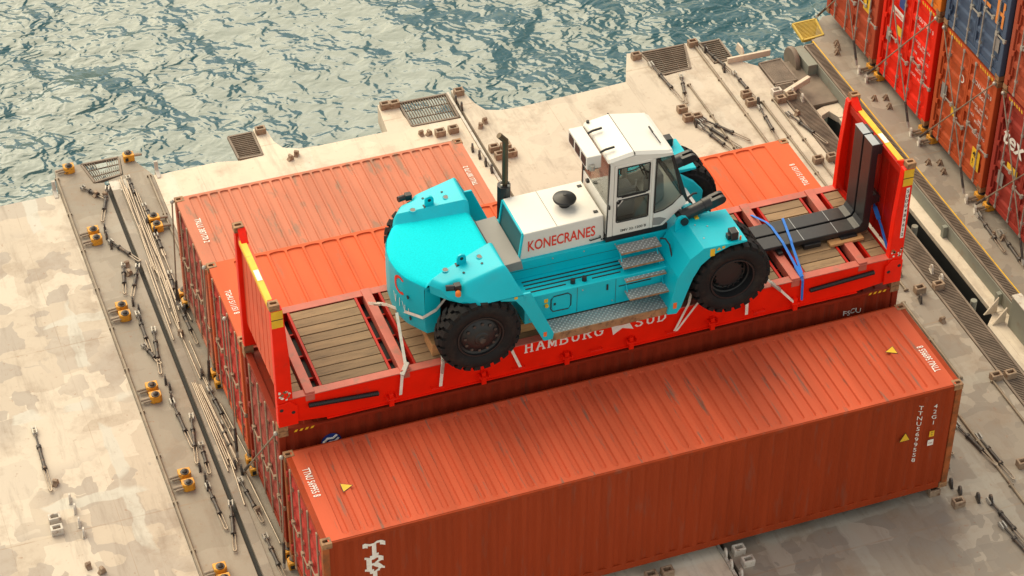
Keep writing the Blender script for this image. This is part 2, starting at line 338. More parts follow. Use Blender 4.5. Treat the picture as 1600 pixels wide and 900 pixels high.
# ------------------------------------------------------------------ lettering
FCACHE = {}
def glyphs(body, spacing=1.0, bold=0.0, shear=0.0, align='LEFT', lines=1.0):
    k = (body, spacing, bold, shear, align, lines)
    if k in FCACHE: return FCACHE[k]
    cu = bpy.data.curves.new('t', 'FONT'); cu.body = body; cu.size = 1; cu.space_character = spacing; cu.offset = bold; cu.shear = shear
    cu.align_x = align; cu.extrude = 0; cu.resolution_u = 3; cu.space_line = lines
    o = bpy.data.objects.new('t', cu); COL.objects.link(o); bpy.context.view_layer.update()
    me = bpy.data.meshes.new_from_object(o.evaluated_get(bpy.context.evaluated_depsgraph_get()))
    bpy.data.objects.remove(o); bpy.data.curves.remove(cu)
    vs = [tuple(v.co) for v in me.vertices]; fs = [list(p.vertices) for p in me.polygons]; bpy.data.meshes.remove(me)
    FCACHE[k] = (vs, fs); return vs, fs
def lettering(body, parent, org, xd, yd, size, m, width=None, spacing=1.0, bold=0.0, shear=0.0, align='LEFT', lines=1.0, conform=None, name='lettering', lift=.004):
    """flat lettering; org, xd, yd in the parent's frame; width squeezes it to that length"""
    vs, fs = glyphs(body, spacing, bold, shear, align, lines)
    xs = [v[0] for v in vs]; w = max(xs) - min(xs); sx = size if width is None else width / w
    xd, yd, org = Vector(xd).normalized(), Vector(yd).normalized(), Vector(org); nn = xd.cross(yd)
    P = [org + xd*(v[0]*sx) + yd*(v[1]*size) + nn*lift for v in vs]
    me = bpy.data.meshes.new(name); me.from_pydata([tuple(p) for p in P], [], fs)
    if conform:
        bm = bmesh.new(); bm.from_mesh(me); conform(bm); bm.to_mesh(me); bm.free()
    me.materials.append(m); return link(name, me, parent)

M_PLUG = mat('hole plug grey', (.20,.185,.17), rough=.6)

# ================================================================== SETTING
ZD = -0.25                      # top of the hatch covers; container bottoms stand at z = 0
def water():
    m = bpy.data.materials.new('harbour water'); m.use_nodes = True; N, L = m.node_tree.nodes, m.node_tree.links
    b = N['Principled BSDF']; b.inputs['Roughness'].default_value = .11; b.inputs['IOR'].default_value = 1.75
    b.inputs['Base Color'].default_value = (.006,.066,.074,1)
    tc = N.new('ShaderNodeTexCoord')
    mp = N.new('ShaderNodeMapping'); mp.inputs['Rotation'].default_value = (0,0,R(-22)); mp.inputs['Scale'].default_value = (1,1.25,1); L.new(tc.outputs['Object'], mp.inputs['Vector'])
    def noise(s, d, rg, dist, v):
        n = N.new('ShaderNodeTexNoise'); n.inputs['Scale'].default_value = s; n.inputs['Detail'].default_value = d; n.inputs['Roughness'].default_value = rg
        n.inputs['Distortion'].default_value = dist; L.new(v, n.inputs['Vector']); return n.outputs['Fac']
    def mad(a, k, c=None):
        q = N.new('ShaderNodeMath'); q.operation = 'MULTIPLY_ADD'; L.new(a, q.inputs[0])
        if isinstance(k, float): q.inputs[1].default_value = k
        else: L.new(k, q.inputs[1])
        if c is None: q.inputs[2].default_value = 0
        else: L.new(c, q.inputs[2])
        return q.outputs[0]
    V = mp.outputs['Vector']
    h1 = noise(.34, 1.0, .5, .3, V); h2 = noise(1.35, 2.0, .5, .4, V); h3 = noise(3.2, 1.5, .5, .3, V)
    calm = noise(.055, 3, .5, .3, tc.outputs['Object'])
    mr = N.new('ShaderNodeMapRange'); mr.inputs['From Min'].default_value = .38; mr.inputs['From Max'].default_value = .62
    mr.inputs['To Min'].default_value = .45; mr.inputs['To Max'].default_value = 1.15; L.new(calm, mr.inputs['Value'])
    h = mad(h1, .85, None); h = mad(h2, .33, h); h = mad(h3, .05, h); h = mad(h, mr.outputs[0])
    bp = N.new('ShaderNodeBump'); bp.inputs['Strength'].default_value = 1.0; bp.inputs['Distance'].default_value = .56
    L.new(h, bp.inputs['Height']); L.new(bp.outputs['Normal'], b.inputs['Normal'])
    mb = MB(); s = 900
    mb.add([(-s,-s,-14),(s,-s,-14),(s,s,-14),(-s,s,-14)], [(0,1,2,3)])
    o = part(mb, 'water', m, None); tag(o, 'rippled teal harbour water beside the ship', 'water', kind='structure')
water()

def slab(name, poly, m, label, z1=ZD, th=.5):
    mb = MB(); mb.prism(poly, 2, z1-th, z1)
    o = part(mb, name, m, None, bevel=.012); return tag(o, label, None, kind='structure')
hatch_c = slab('hatch_cover', [(-16,-14),(-1.64,-14),(-1.64,14.9),(-16,14.9)], M_DECKL,
     'cream painted hatch cover with patchy touch-ups, left of the stacks')
hatch_l = slab('hatch_cover', [(-1.635,-14),(-.635,-14),(-.635,14.98),(-.86,15.02),(-1.0,15.82),(-1.58,15.78),(-1.635,14.9)], M_DECKS,
     'trodden grey deck strip left of the dark joint')
hatch_s = slab('hatch_cover', [(-.54,-14),(.44,-14),(.44,14.9),(.2,15.5),(.1,15.84),(-.10,15.84),(-.18,15.12),(-.54,15.02)], M_DECKS,
     'trodden grey deck strip at the container doors')
hatch_m = slab('hatch_cover', [(.445,-14),(7.56,-14),(7.56,14.66),(6.42,14.7),(6.36,15.2),(6.36,15.78),(5.92,15.78),(5.82,14.72),(4.2,14.72),(3.75,14.76),(3.42,14.92),(3.3,15.2),(3.24,15.82),(2.97,15.82),(2.95,14.95),(2.8,14.78),(2.4,14.76),(1.9,14.88),(.62,14.86),(.445,14.89)], M_DECK,
     'grey beige hatch cover carrying the container rows, middle panel')
hatch_q = slab('hatch_cover', [(7.70,-14),(14.85,-14),(14.85,9.1),(7.70,9.1)], M_DECKR,  # right panel split in two; this near part takes the darker material
     'mottled grey part of right hatch cover in front of and right of the nearest container')
hatch_r = slab('hatch_cover', [(7.70,9.105),(14.85,9.105),(14.85,14.3),(14.55,14.62),(14.42,14.74),(13.9,14.72),(13.86,15.72),(13.56,15.76),(13.25,14.74),(12.62,14.66),(12.42,15.76),(12.12,15.82),(11.66,14.74),(9.0,14.62),(8.5,14.66),(8.2,14.78),(8.06,15.1),(7.93,15.76),(7.70,15.78)], M_DECKU,
     'pale part of right hatch cover by the sea at the right end of the rows')
hatch_n = slab('hatch_cover', [(16.50,-14),(34,-14),(34,15.6),(17.2,15.72),(16.95,15.5),(16.6,14.9),(16.50,14.9)], M_DECKR,
     'grey hatch cover of the next bay under the tall stack')
mb = MB(); mb.box(7.565,7.62,-14,15.7,ZD-.3,ZD+.02)
o = part(mb, 'joint_strip', M_SOCKW, hatch_m)
mb = MB(); mb.box(7.622,7.652,-14,15.6,ZD-.4,ZD-.2); part(mb, 'joint_seal', M_DARK, hatch_m)
mb = MB(); mb.box(-.655,-.545,-14,15.0,ZD-.4,ZD-.10); part(mb, 'joint_seal', M_DARK, hatch_l)
# raised cover plate along the left joint
mb = MB(); mb.box(-.54,-.36,-14,14.6,ZD,ZD+.02); part(mb, 'joint_plate', M_DECKR, hatch_s)
# hull below, with the cross-deck channel between the two hatches
hull = bpy.data.objects.new('hull', None); COL.objects.link(hull); tag(hull, 'ship hull and cross deck channel below the hatch covers', None, kind='structure'); hull['base'] = [0,0,0]
mb = MB(); mb.box(-16,15.35,-14,13.7,-16,-.78); part(mb, 'hull_block', M_HULL, hull)
mb = MB(); mb.box(16.22,34,-14,13.7,-16,-.76); part(mb, 'hull_block', M_HULL, hull)
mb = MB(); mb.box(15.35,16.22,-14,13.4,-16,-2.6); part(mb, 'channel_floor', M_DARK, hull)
mb = MB(); mb.prism([(15.94,4.8),(16.22,4.8),(16.22,13.6),(16.05,13.6),(15.98,12.6),(15.94,11.9)], 2, -.72, -.60); part(mb, 'coaming_ledge', M_DECK, hull, bevel=.01)
mb = MB(); mb.prism([(15.62,-14),(16.22,-14),(16.22,4.79),(15.9,4.79),(15.62,4.5)], 2, -.72, -.60); part(mb, 'coaming_ledge', M_DECK, hull, bevel=.01)
mb = MB(); mb.box(16.2,16.24,-14,14.5,-.75,ZD-.02); part(mb, 'coaming_side', M_HULL, hull)
for y in (2.2,5.0,7.4,9.8,12.2):
    mb = MB(); mb.box(16.10,16.2,y,y+.1,-.6,ZD-.06); part(mb, 'coaming_bracket', M_HULL, hull)
for y in (4.9,7.55):
    mb = MB(); mb.cyl((15.46,y,-1.3),(15.46,y,-.2),.07,12); part(mb, 'stanchion', M_HULL, hull, smooth=40)
mb = MB(); mb.box(15.945,15.985,-14,12.7,-2.6,-.73); part(mb,'channel_side_shade',M_DARK,hull)  # near-black sheet added over the hull side so the slot reads as shade
mb = MB(); mb.box(15.36,15.42,-14,13.0,-2.4,-.45); part(mb, 'channel_side_shade', M_DARK, hull)

def grating(name, poly, m, label, n, ax, z=ZD+.005, group=None, bar=.018, frame=True, gap=None):
    """open steel grating: frame bars along the outline and slats between two opposite sides (poly: 4 points)"""
    t = thing(name, label, 'grating', (poly[0][0], poly[0][1], z), group)
    P = [Vector((x,y,z-.02)) for x,y in poly]
    if frame:
        for i in range(4):
            b = MB(); b.bar(P[i], P[(i+1)%4], .045, .07); part(b, 'frame_bar', m, t)
    b = MB()
    for i in range(1, n):
        f = i/n
        if ax == 0: p, q = P[0].lerp(P[3], f), P[1].lerp(P[2], f)
        else: p, q = P[0].lerp(P[1], f), P[3].lerp(P[2], f)
        if gap and gap[0] < f < gap[1]: q = p.lerp(q, gap[2])
        b.bar(p, q, bar, .045)
    for f in (.33,.66):
        if ax == 0: b.bar(P[0].lerp(P[1],f)-Vector((0,0,.012)), P[3].lerp(P[2],f)-Vector((0,0,.012)), .012, .03)
        else: b.bar(P[0].lerp(P[3],f)-Vector((0,0,.012)), P[1].lerp(P[2],f)-Vector((0,0,.012)), .012, .03)
    part(b, 'slats', m, t)
    return t
grating('deck_grating', [(2.38,14.82),(2.92,14.80),(2.92,15.70),(2.36,15.70)], M_GRATE, 'small grey grating beside the narrow deck tab over the water', 13, 0, bar=.014)
grating('deck_grating', [(6.40,14.72),(7.52,14.70),(7.54,15.66),(6.40,15.68)], M_GRATE, 'rusty mesh grating between two deck tabs at the middle joint', 18, 1, bar=.013)
grating('deck_grating', [(12.55,14.72),(13.30,14.74),(13.55,15.70),(12.42,15.72)], M_GRATE, 'wide rusty grating at the far right corner over the water', 13, 0, bar=.014)
grating('deck_grating', [(13.92,14.76),(14.40,14.78),(14.42,15.62),(13.90,15.62)], M_GRATE, 'narrow rusty grating rightmost along the sea edge', 11, 0, bar=.014)
grating('deck_grating', [(14.90,13.50),(15.46,13.48),(15.46,14.40),(14.9,14.38)], M_GRATE, 'solid looking brown grating at the hatch corner by the rusty wheel', 24, 1, bar=.016)
grating('deck_grating', [(-.84,15.04),(-.22,15.14),(-.14,15.78),(-.98,15.78)], M_GRATE, 'broken rusty grating at the left deck tab between yellow twistlocks', 15, 1, bar=.011, gap=(.35,.62,.45))
grating('deck_grating', [(16.30,14.92),(16.86,14.98),(16.98,15.66),(16.36,15.64)], M_GRATEY, 'yellow painted grating at the corner of the next hatch', 14, 0, bar=.02)
grating('walkway_grating', [(14.88,-6),(15.32,-6),(15.32,13.42),(14.88,13.42)], M_GRATE, 'long brown walkway grating along the right hatch edge', 420, 0, bar=.018)
grating('walkway_grating', [(16.24,-6),(16.48,-6),(16.48,14.7),(16.24,14.7)], M_GRATE, 'long narrow walkway grating along the edge of the next hatch', 420, 0, bar=.02)
for x,(a,b_),lb in ((16.495,(-6,14.8),'thin yellow painted edge bar of the next hatch'),):
    mb = MB(); mb.box(x-.012,x+.012,a,b_,ZD-.02,ZD+.025); solo(mb,'edge_bar',M_YEL,lb,'edge bar')
# corner details of the channel
t = thing('roller_wheel', 'rusty round roller wheel at the end of the next hatch', 'wheel', (15.95,14.55,-.55))
mb = MB(); mb.lathe([(.0,-.06),(.34,-.06),(.36,-.03),(.36,.03),(.34,.06),(0,.06)], (15.86,14.55,-.5), 0, 32); part(mb,'wheel_disc',M_GRATE,t,smooth=40)
mb = MB(); mb.prism([(13.9,-.25),(14.75,-.25),(14.75,-.42),(14.3,-.8),(13.9,-.8)],0,15.96,16.2); part(mb,'wheel_bracket',M_HULL,t,bevel=.01)
mb = MB(); mb.prism([(14.72,-.25),(15.12,-.25),(15.05,-.02),(14.8,.0),(14.72,-.08)],0,14.62,14.66)
solo(mb,'edge_plate',M_DECK,'pale upright plate at the far right hatch corner','plate',bevel=.006)
mb = MB(); mb.box(14.2,15.3,14.62,14.68,ZD-.02,ZD+.14); solo(mb,'edge_plate',M_DECK,'pale low coaming plate beside the narrow right grating','plate',bevel=.006)
mb = MB(); mb.box(15.36,16.2,12.75,14.6,-.9,-.52); part(mb,'cross_deck_plate',M_GRATE,hull,bevel=.01)
mb = MB(); mb.prism([(15.36,12.3),(15.5,12.6),(15.8,12.72),(16.2,12.74),(16.2,12.2),(15.96,12.2),(15.85,12.5),(15.62,12.4),(15.45,12.1),(15.36,12.0)],2,-.75,-.58); part(mb,'coaming_curve',M_DECK,hull,bevel=.01)
mb = MB(); mb.bar((14.9,12.98,ZD+.06),(15.7,13.35,ZD+.06),.10,.16); solo(mb,'coaming_bar',M_DECK,'pale angled bar across the hatch corner by the walkway','bar',bevel=.01)
t = thing('deck_box','grey steel box standing in the channel at the right edge','box',(16.25,3.7,-.6))
mb = MB(); mb.box(16.0,16.2,3.55,4.35,-.6,.18); part(mb,'cabinet',M_HULL,t,bevel=.01)
mb = MB(); mb.box(15.99,16.21,3.53,4.37,.18,.21); part(mb,'lid',M_SOCKW,t,bevel=.006)
for y in (4.45,4.8):
    mb = MB(); mb.prism([(15.7,-.6),(16.0,-.6),(16.0,-.2)],1,y,y+.03); part(mb,'gusset',M_DECK,t)

# ================================================================== CONTAINERS
W = 2.438; ROW = 2.632
def casting_mesh():
    mb = MB(); x,y,h = .178,.162,.118
    o = [(0,0),(x,0),(x,y),(0,y)]
    cx,cy,a,b = x/2,y/2,.062,.032
    i = []
    for k in range(8):
        t = [ (-a+.018,-b),(a-.018,-b),(a,-b+.018),(a,b-.018),(a-.018,b),(-a+.018,b),(-a,b-.018),(-a,-b+.018)][k]
        i.append((cx+t[0],cy+t[1]))
    vs = [(p[0],p[1],0) for p in o]+[(p[0],p[1],h) for p in o]+[(p[0],p[1],h) for p in i]+[(p[0],p[1],h-.07) for p in i]
    fs = [(0,1,2,3),(0,1,5,4),(1,2,6,5),(2,3,7,6),(3,0,4,7),
          (4,5,9,8),(5,10,9),(5,6,11,10),(6,12,11),(6,7,13,12),(7,14,13),(7,4,15,14),(4,8,15)]
    for k in range(8): fs.append((8+k,8+(k+1)%8,16+(k+1)%8,16+k))
    fs.append(tuple(range(16,24)))
    mb.add(vs,fs); return mb.mesh('corner_casting',mats=(M_CAST,))
ME_CAST = casting_mesh()
def castings(root, L, H, m_bottom=True):
    for zz in ((0,H-.118) if m_bottom else (H-.118,)):
        for xx in (0,L-.178):
            for yy in (0,W-.162):
                o = link('corner_casting', ME_CAST, root); o.location = (xx,yy,zz)
PIT = .278
def corr_depth(x):
    u = (x % PIT)
    if u < .072: return 0
    if u < .140: return (u-.072)/.068*.036
    if u < .210: return .036
    return (1-(u-.210)/.068)*.036
def corr_wall(y, sgn, x0, x1, z0, z1):
    xs = [x0]; k = math.floor(x0/PIT)
    while k*PIT < x1:
        for b in (0,.072,.140,.210):
            q = k*PIT+b
            if x0 < q < x1: xs.append(q)
        k += 1
    xs.append(x1); mb = MB()
    mb.grid([[(x, y+sgn*corr_depth(x), z) for x in xs] for z in (z0,z1)]); return mb
def conform_side(bm):
    xs = [v.co.x for v in bm.verts]; k0 = int(min(xs)/PIT)-1; k1 = int(max(xs)/PIT)+2
    for k in range(k0,k1):
        for b in (0,.072,.140,.210):
            bmesh.ops.bisect_plane(bm, geom=bm.verts[:]+bm.edges[:]+bm.faces[:], plane_co=(k*PIT+b,0,0), plane_no=(1,0,0))
    for v in bm.verts: v.co.y = v.co.y+corr_depth(v.co.x)
def roof_mesh(L, zt, pitch, hw, dep, x0=.30, edge=.13, slope=.02, el=1.3):
    n = int((L-2*x0)/pitch); x0 = (L-(n-1)*pitch)/2
    rows = []
    ys = [(.05,0),(edge,0)]
    for k in (.12,.35,.65,1.0): ys.append((edge+hw*el*k, math.sqrt(1-(1-k)**2)))
    ys += [(W-y, s) for y, s in reversed(ys)]
    for y, s in ys:
        r = [(.12,y,zt)]
        h = max(hw*s,.012)
        for k in range(n):
            c = x0+k*pitch; si = min(slope,h*.6)
            r += [(c-h,y,zt),(c-h+si,y,zt-dep*min(1,s*1.6)),(c+h-si,y,zt-dep*min(1,s*1.6)),(c+h,y,zt)]
        r.append((L-.12,y,zt)); rows.append(r)
    mb = MB(); mb.grid(rows); return mb
def container(name, label, cat, loc, L, H, m_body, m_roof, m_door, roof=(.225,.055,.02), group=None, bars=M_BARS, ribs=5, m_frame=None, m_post=None, roofdown=.006):
    t = thing(name, label, cat, loc, group, world=False); mf = m_frame or m_body
    castings(t, L, H)
    for xx in (.0,L-.13):
        for yy in (0.004,W-.134):
            mb = MB(); mb.box(xx+.004,xx+.126,yy,yy+.13,.118,H-.118); part(mb,'corner_post',m_post or mf,t,bevel=.012,local=True)
    for yy in (.01,W-.07):
        mb = MB(); mb.box(.178,L-.178,yy,yy+.06,H-.085,H-.012); part(mb,'top_rail',mf,t,bevel=.008,local=True)
        mb = MB(); mb.box(.178,L-.178,yy,yy+.06,.02,.17); part(mb,'bottom_rail',mf,t,bevel=.008,local=True)
    part(roof_mesh(L,H-roofdown,*roof),'roof',m_roof,t,local=True)
    mb = MB(); mb.box(.02,.13,.165,W-.165,H-.10,H-.008); part(mb,'door_header',mf,t,bevel=.006,local=True)
    mb = MB(); mb.box(.02,.13,.165,W-.165,.02,.15); part(mb,'door_sill',mf,t,bevel=.006,local=True)
    mb = MB(); mb.box(L-.13,L-.02,.165,W-.165,H-.10,H-.008); part(mb,'end_rail',mf,t,bevel=.006,local=True)
    part(corr_wall(.012,1,.13,L-.13,.15,H-.06),'side_wall',m_body,t,local=True)
    part(corr_wall(W-.012,-1,.13,L-.13,.15,H-.06),'side_wall',m_body,t,local=True)
    mb = MB(); mb.box(L-.07,L-.04,.12,W-.12,.02,H-.09); part(mb,'end_wall',m_body,t,local=True)
    mb = MB(); mb.box(.1,L-.1,.08,W-.08,.05,.14); part(mb,'floor',M_DARK,t,local=True)
    z0, z1 = .16, H-.11
    for d in (0,1):
        ya, yb = ((.142,W/2-.006),(W/2+.006,W-.142))[d]
        # leaf with pressed horizontal ribs
        n = ribs; pz = (z1-z0-.16)/n; prof = [(z0,.045),(z0+.08,.045)]
        for k in range(n):
            b = z0+.08+k*pz
            prof += [(b+pz*.18,.045),(b+pz*.30,.082),(b+pz*.78,.082),(b+pz*.90,.045)]
        prof += [(z1-.08,.045),(z1,.045)]
        mb = MB(); mb.grid([[(x,y,z) for z,x in prof] for y in (ya+.05,yb-.05)])
        for y in (ya,yb-.05): mb.box(.040,.095,y,y+.05,z0,z1)
        leaf = part(mb,'door',m_door,t,local=True)
        for f in (.22,.74):
            y = ya+(yb-ya)*f
            mb = MB(); mb.cyl((.012,y,.05),(.012,y,H-.06),.019,10)
            for z in (.08,z0+.25,1.25,H-.55,H-.1): mb.box(.0,.045,y-.035,y+.035,z-.03,z+.03)
            part(mb,'locking_bar',bars,leaf,local=True,smooth=40)
            hz = 1.02 if f < .5 else 1.28
            s = 1 if d == 0 else 1
            mb = MB(); mb.bar((-.012,y,hz),(-.012,y-.42*s,hz),.014,.035); mb.box(-.03,.03,y-.05*s-.04,y-.05*s+.04,hz-.05,hz+.05); mb.box(-.022,.04,y-.36*s-.03,y-.36*s+.03,hz-.06,hz+.03)
            part(mb,'handle',bars,leaf,local=True)
        yh = ya if d == 0 else yb
        for z in (.35,.95,1.6,2.2):
            mb = MB(); mb.box(.005,.05,yh-.05,yh+.05,z-.06,z+.06); part(mb,'hinge',m_door,leaf,local=True)
    return t

M_APOST = mat('rusting orange post', (.36,.10,.03), rough=.6, var=.2, vscale=3, dirt=(.18,.075,.03), damt=.8, dscale=5, dpos=(.45,.62), spec=.2)
# --- the container in front
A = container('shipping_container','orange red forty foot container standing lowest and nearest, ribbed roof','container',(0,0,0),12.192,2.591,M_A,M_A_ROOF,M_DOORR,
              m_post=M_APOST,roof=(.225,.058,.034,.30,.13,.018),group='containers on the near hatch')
NX, NZ = (1,0,0),(0,0,1)
lettering('TTNU 569955 8',A,(.20,1.90,2.588),(0,-1,0),(1,0,0),.19,M_WHITEP,width=.74,bold=.008)
lettering('TTNU 569955 8',A,(11.98,.47,2.588),(0,1,0),(-1,0,0),.19,M_WHITEP,width=.74,bold=.008)
def slab_text(root, txt, org, xd, yd, h, w, gap, m, thick, horiz=True, conform=None, name='lettering', vert=False):
    """serif capitals made of strokes; every letter is laid into one flat mesh"""
    G = {'T':[((.5,0),(.5,1)),((0,1),(1,1)),((.0,1),(.0,.78)),((1,1),(1,.78)),((.28,0),(.72,0))],
         'R':[((.18,0),(.18,1)),((.0,0),(.38,0)),((.0,1),(.6,1)),((.6,1),(.88,.88)),((.88,.88),(.88,.64)),((.88,.64),(.6,.52)),((.6,.52),(.18,.52)),((.5,.52),(.9,0)),((.78,0),(1.02,0))],
         'I':[((.5,0),(.5,1)),((.25,0),(.75,0)),((.25,1),(.75,1))],
         'H':[((.18,0),(.18,1)),((.82,0),(.82,1)),((.18,.5),(.82,.5)),((.02,0),(.34,0)),((.66,0),(.98,0)),((.02,1),(.34,1)),((.66,1),(.98,1))],
         'A':[((.1,0),(.5,1)),((.5,1),(.9,0)),((.25,.36),(.75,.36)),((-.02,0),(.24,0)),((.74,0),(1.02,0))],
         'M':[((.12,0),(.12,1)),((.88,0),(.88,1)),((.12,1),(.5,.12)),((.5,.12),(.88,1)),((0,0),(.26,0)),((.74,0),(1,0))],
         'B':[((.16,0),(.16,1)),((0,0),(.6,0)),((0,1),(.56,1)),((.16,.53),(.6,.53)),((.56,1),(.8,.9)),((.8,.9),(.8,.64)),((.8,.64),(.6,.53)),((.6,.53),(.88,.42)),((.88,.42),(.88,.12)),((.88,.12),(.6,0))],
         'U':[((.16,1),(.16,.25)),((.16,.25),(.34,.03)),((.34,.03),(.66,.03)),((.66,.03),(.84,.25)),((.84,.25),(.84,1)),((0,1),(.32,1)),((.68,1),(1,1))],
         'G':[((.92,.8),(.7,.98)),((.7,.98),(.35,.98)),((.35,.98),(.1,.7)),((.1,.7),(.1,.3)),((.1,.3),(.35,.02)),((.35,.02),(.7,.02)),((.7,.02),(.9,.16)),((.9,.16),(.9,.45)),((.62,.45),(1.02,.45))],
         'S':[((.86,.8),(.66,.98)),((.66,.98),(.34,.98)),((.34,.98),(.14,.78)),((.14,.78),(.3,.56)),((.3,.56),(.7,.44)),((.7,.44),(.88,.22)),((.88,.22),(.66,.02)),((.66,.02),(.34,.02)),((.34,.02),(.12,.2))],
         'D':[((.16,0),(.16,1)),((0,0),(.55,0)),((0,1),(.55,1)),((.55,1),(.9,.72)),((.9,.72),(.9,.28)),((.9,.28),(.55,0))]}
    xd, yd, org = Vector(xd), Vector(yd), Vector(org); nn = xd.cross(yd); mb = MB(); i = 0; q = 0
    dots = None
    for k, ch in enumerate(txt):
        c = ch
        if ch == 'Ü': c = 'U'
        if c not in G: continue
        o = org + (yd*(-k*(h+gap)) if vert else xd*(k*(w+gap)))
        st = list(G[c])
        if ch == 'Ü': st += [((.3,1.12),(.3,1.26)),((.7,1.12),(.7,1.26))]
        for (x0,y0),(x1,y1) in st:
            a, b = Vector((x0*w,y0*h)), Vector((x1*w,y1*h)); d = (b-a).normalized(); pn = Vector((-d.y,d.x))*thick/2
            if abs(d.x) > .9: pn *= .62
            e = d*thick*.2; q += 1; lift = .003+.0004*(q % 7)
            pts = [a-e-pn, b+e-pn, b+e+pn, a-e+pn]
            mb.add([o+xd*p.x+yd*p.y+nn*lift for p in pts],[(0,1,2,3)])
    me = bpy.data.meshes.new(name); me.from_pydata(mb.v,[],mb.f)
    if conform:
        bm = bmesh.new(); bm.from_mesh(me); zs = [v.co.y for v in bm.verts]
        lay = {}
        conform(bm)
        bm.to_mesh(me); bm.free()
    me.materials.append(m); return link(name,me,root)
slab_text(A,'TRITON',(.76,.008,2.02),NX,NZ,.29,.31,.05,M_WHITEP,.085,vert=True,conform=conform_side)
lettering('\n'.join('TTNU569955')+'\n8',A,(11.38,.006,2.19),NX,NZ,.135,M_WHITEP,align='CENTER',lines=.97,bold=.006,conform=conform_side)
lettering('4\n2\nG\n1',A,(11.68,.006,2.15),NX,NZ,.135,M_WHITEP,align='CENTER',lines=1.0,bold=.006,conform=conform_side)
def tri(root, c, xd, yd, s, name='warning_triangle', lift=.004):
    c, xd, yd = Vector(c), Vector(xd), Vector(yd); nn = xd.cross(yd)
    for sc, m, l in ((1.16,M_BLKP,lift),(1,M_YEL,lift+.003)):
        P = [c+xd*(-.5*s*sc)+yd*(-.33*s*sc)+nn*l, c+xd*(.5*s*sc)+yd*(-.33*s*sc)+nn*l, c+yd*(.6*s*sc)+nn*l]
        mb = MB(); mb.add(P,[(0,1,2)]); o = part(mb, name if sc == 1 else 'triangle_border', m, root, local=True)
tri(A,(.79,1.22,2.590),(0,-1,0),(1,0,0),.20); tri(A,(11.37,1.27,2.590),(0,1,0),(-1,0,0),.20)
tri(A,(11.12,.008,1.57),NX,NZ,.20)
mb = MB(); mb.box(11.63,11.73,-.002,.002,1.44,1.58); part(mb,'placard',M_YEL,A,local=True)
lettering('H\n4',A,(11.68,-.004,1.53),NX,NZ,.06,M_BLKP,align='CENTER')
mb = MB(); mb.box(11.62,11.74,-.002,.002,1.22,1.36); part(mb,'placard',M_WHITEP,A,local=True)
lettering('CSC',A,(11.68,-.004,1.27),NX,NZ,.05,M_A,align='CENTER')
mb = MB(); mb.box(.80,.88,-.0,.02,2.38,2.52); part(mb,'vent_cover',M_A,A,local=True,bevel=.006)
mb = MB(); mb.box(11.40,11.48,-.0,.02,2.36,2.50); part(mb,'vent_cover',M_A,A,local=True,bevel=.006)

# --- under the flat rack
B = container('shipping_container','dark red container wedged under the flat rack','container',(0,ROW,0),12.192,2.87,M_B,M_B,M_DOORC,roof=(.25,.06,.03),group='containers on the near hatch',roofdown=.06)
lettering('FSCU\n661110 4',B,(11.06,.006,2.42),NX,NZ,.16,M_WHITEP,lines=1.15,bold=.006,conform=conform_side)
mb = MB(); mb.lathe([(0,-.002),(.19,-.002),(.19,.0),(0,.0)],(.95,.006,2.37),1,24); part(mb,'round_emblem',M_BLUEP,B,local=True)
mb = MB()
mb.tube([(.80,.0,2.38),(.88,.0,2.46),(.98,.0,2.45),(1.06,.0,2.51)],.022,6); mb.tube([(.84,.0,2.30),(.92,.0,2.37),(1.01,.0,2.36),(1.09,.0,2.43)],.022,6)
part(mb,'emblem_wave',M_WHITEP,B,local=True)
def chevrons(root, x0, z, n, face='y', m=M_YEL):
    for k in range(n):
        mb = MB(); x = x0+k*.10
        if face == 'y': mb.add([(x,.004,z),(x+.05,.004,z),(x+.08,.004,z+.05),(x+.03,.004,z+.05)],[(0,1,2,3)])
        else: mb.add([(.016,x,z),(.016,x+.05,z),(.016,x+.08,z+.07),(.016,x+.03,z+.07)],[(0,1,2,3)])
        part(mb,'hazard_stripe',m,root,local=True)
chevrons(B,.28,2.80,4); chevrons(B,11.55,2.80,4)
# --- behind the flat rack
Cc = container('shipping_container','bright orange forty foot container behind the truck, wide roof ribs','container',(0,2*ROW,0),12.192,2.842,M_C,M_C,M_DOORR,roof=(.35,.155,.028,.35,.09,.014,.25),group='containers on the near hatch')
lettering('TGHU 511151 8',Cc,(.12,1.52,2.839),(0,-1,0),(1,0,0),.16,M_WHITEP,width=.72,bold=.008)
lettering('TGHU 511151 8',Cc,(11.98,.84,2.839),(0,1,0),(-1,0,0),.16,M_WHITEP,width=.74,bold=.008)
Dd = container('shipping_container','faded salmon twenty foot container nearest the water, stained roof','container',(0,3*ROW,0),6.058,2.524,M_D,M_D,M_DOORC,roof=(.213,.088,.028,.25,.09,.014,.3),group='containers on the near hatch')
lettering('TRLU 387170 2',Dd,(.21,1.62,2.521),(0,-1,0),(1,0,0),.17,M_WHITEP,width=.80,bold=.008)
lettering('TRLU 387170 2',Dd,(5.88,.82,2.521),(0,1,0),(-1,0,0),.15,M_WHITEP,width=.66,bold=.008)

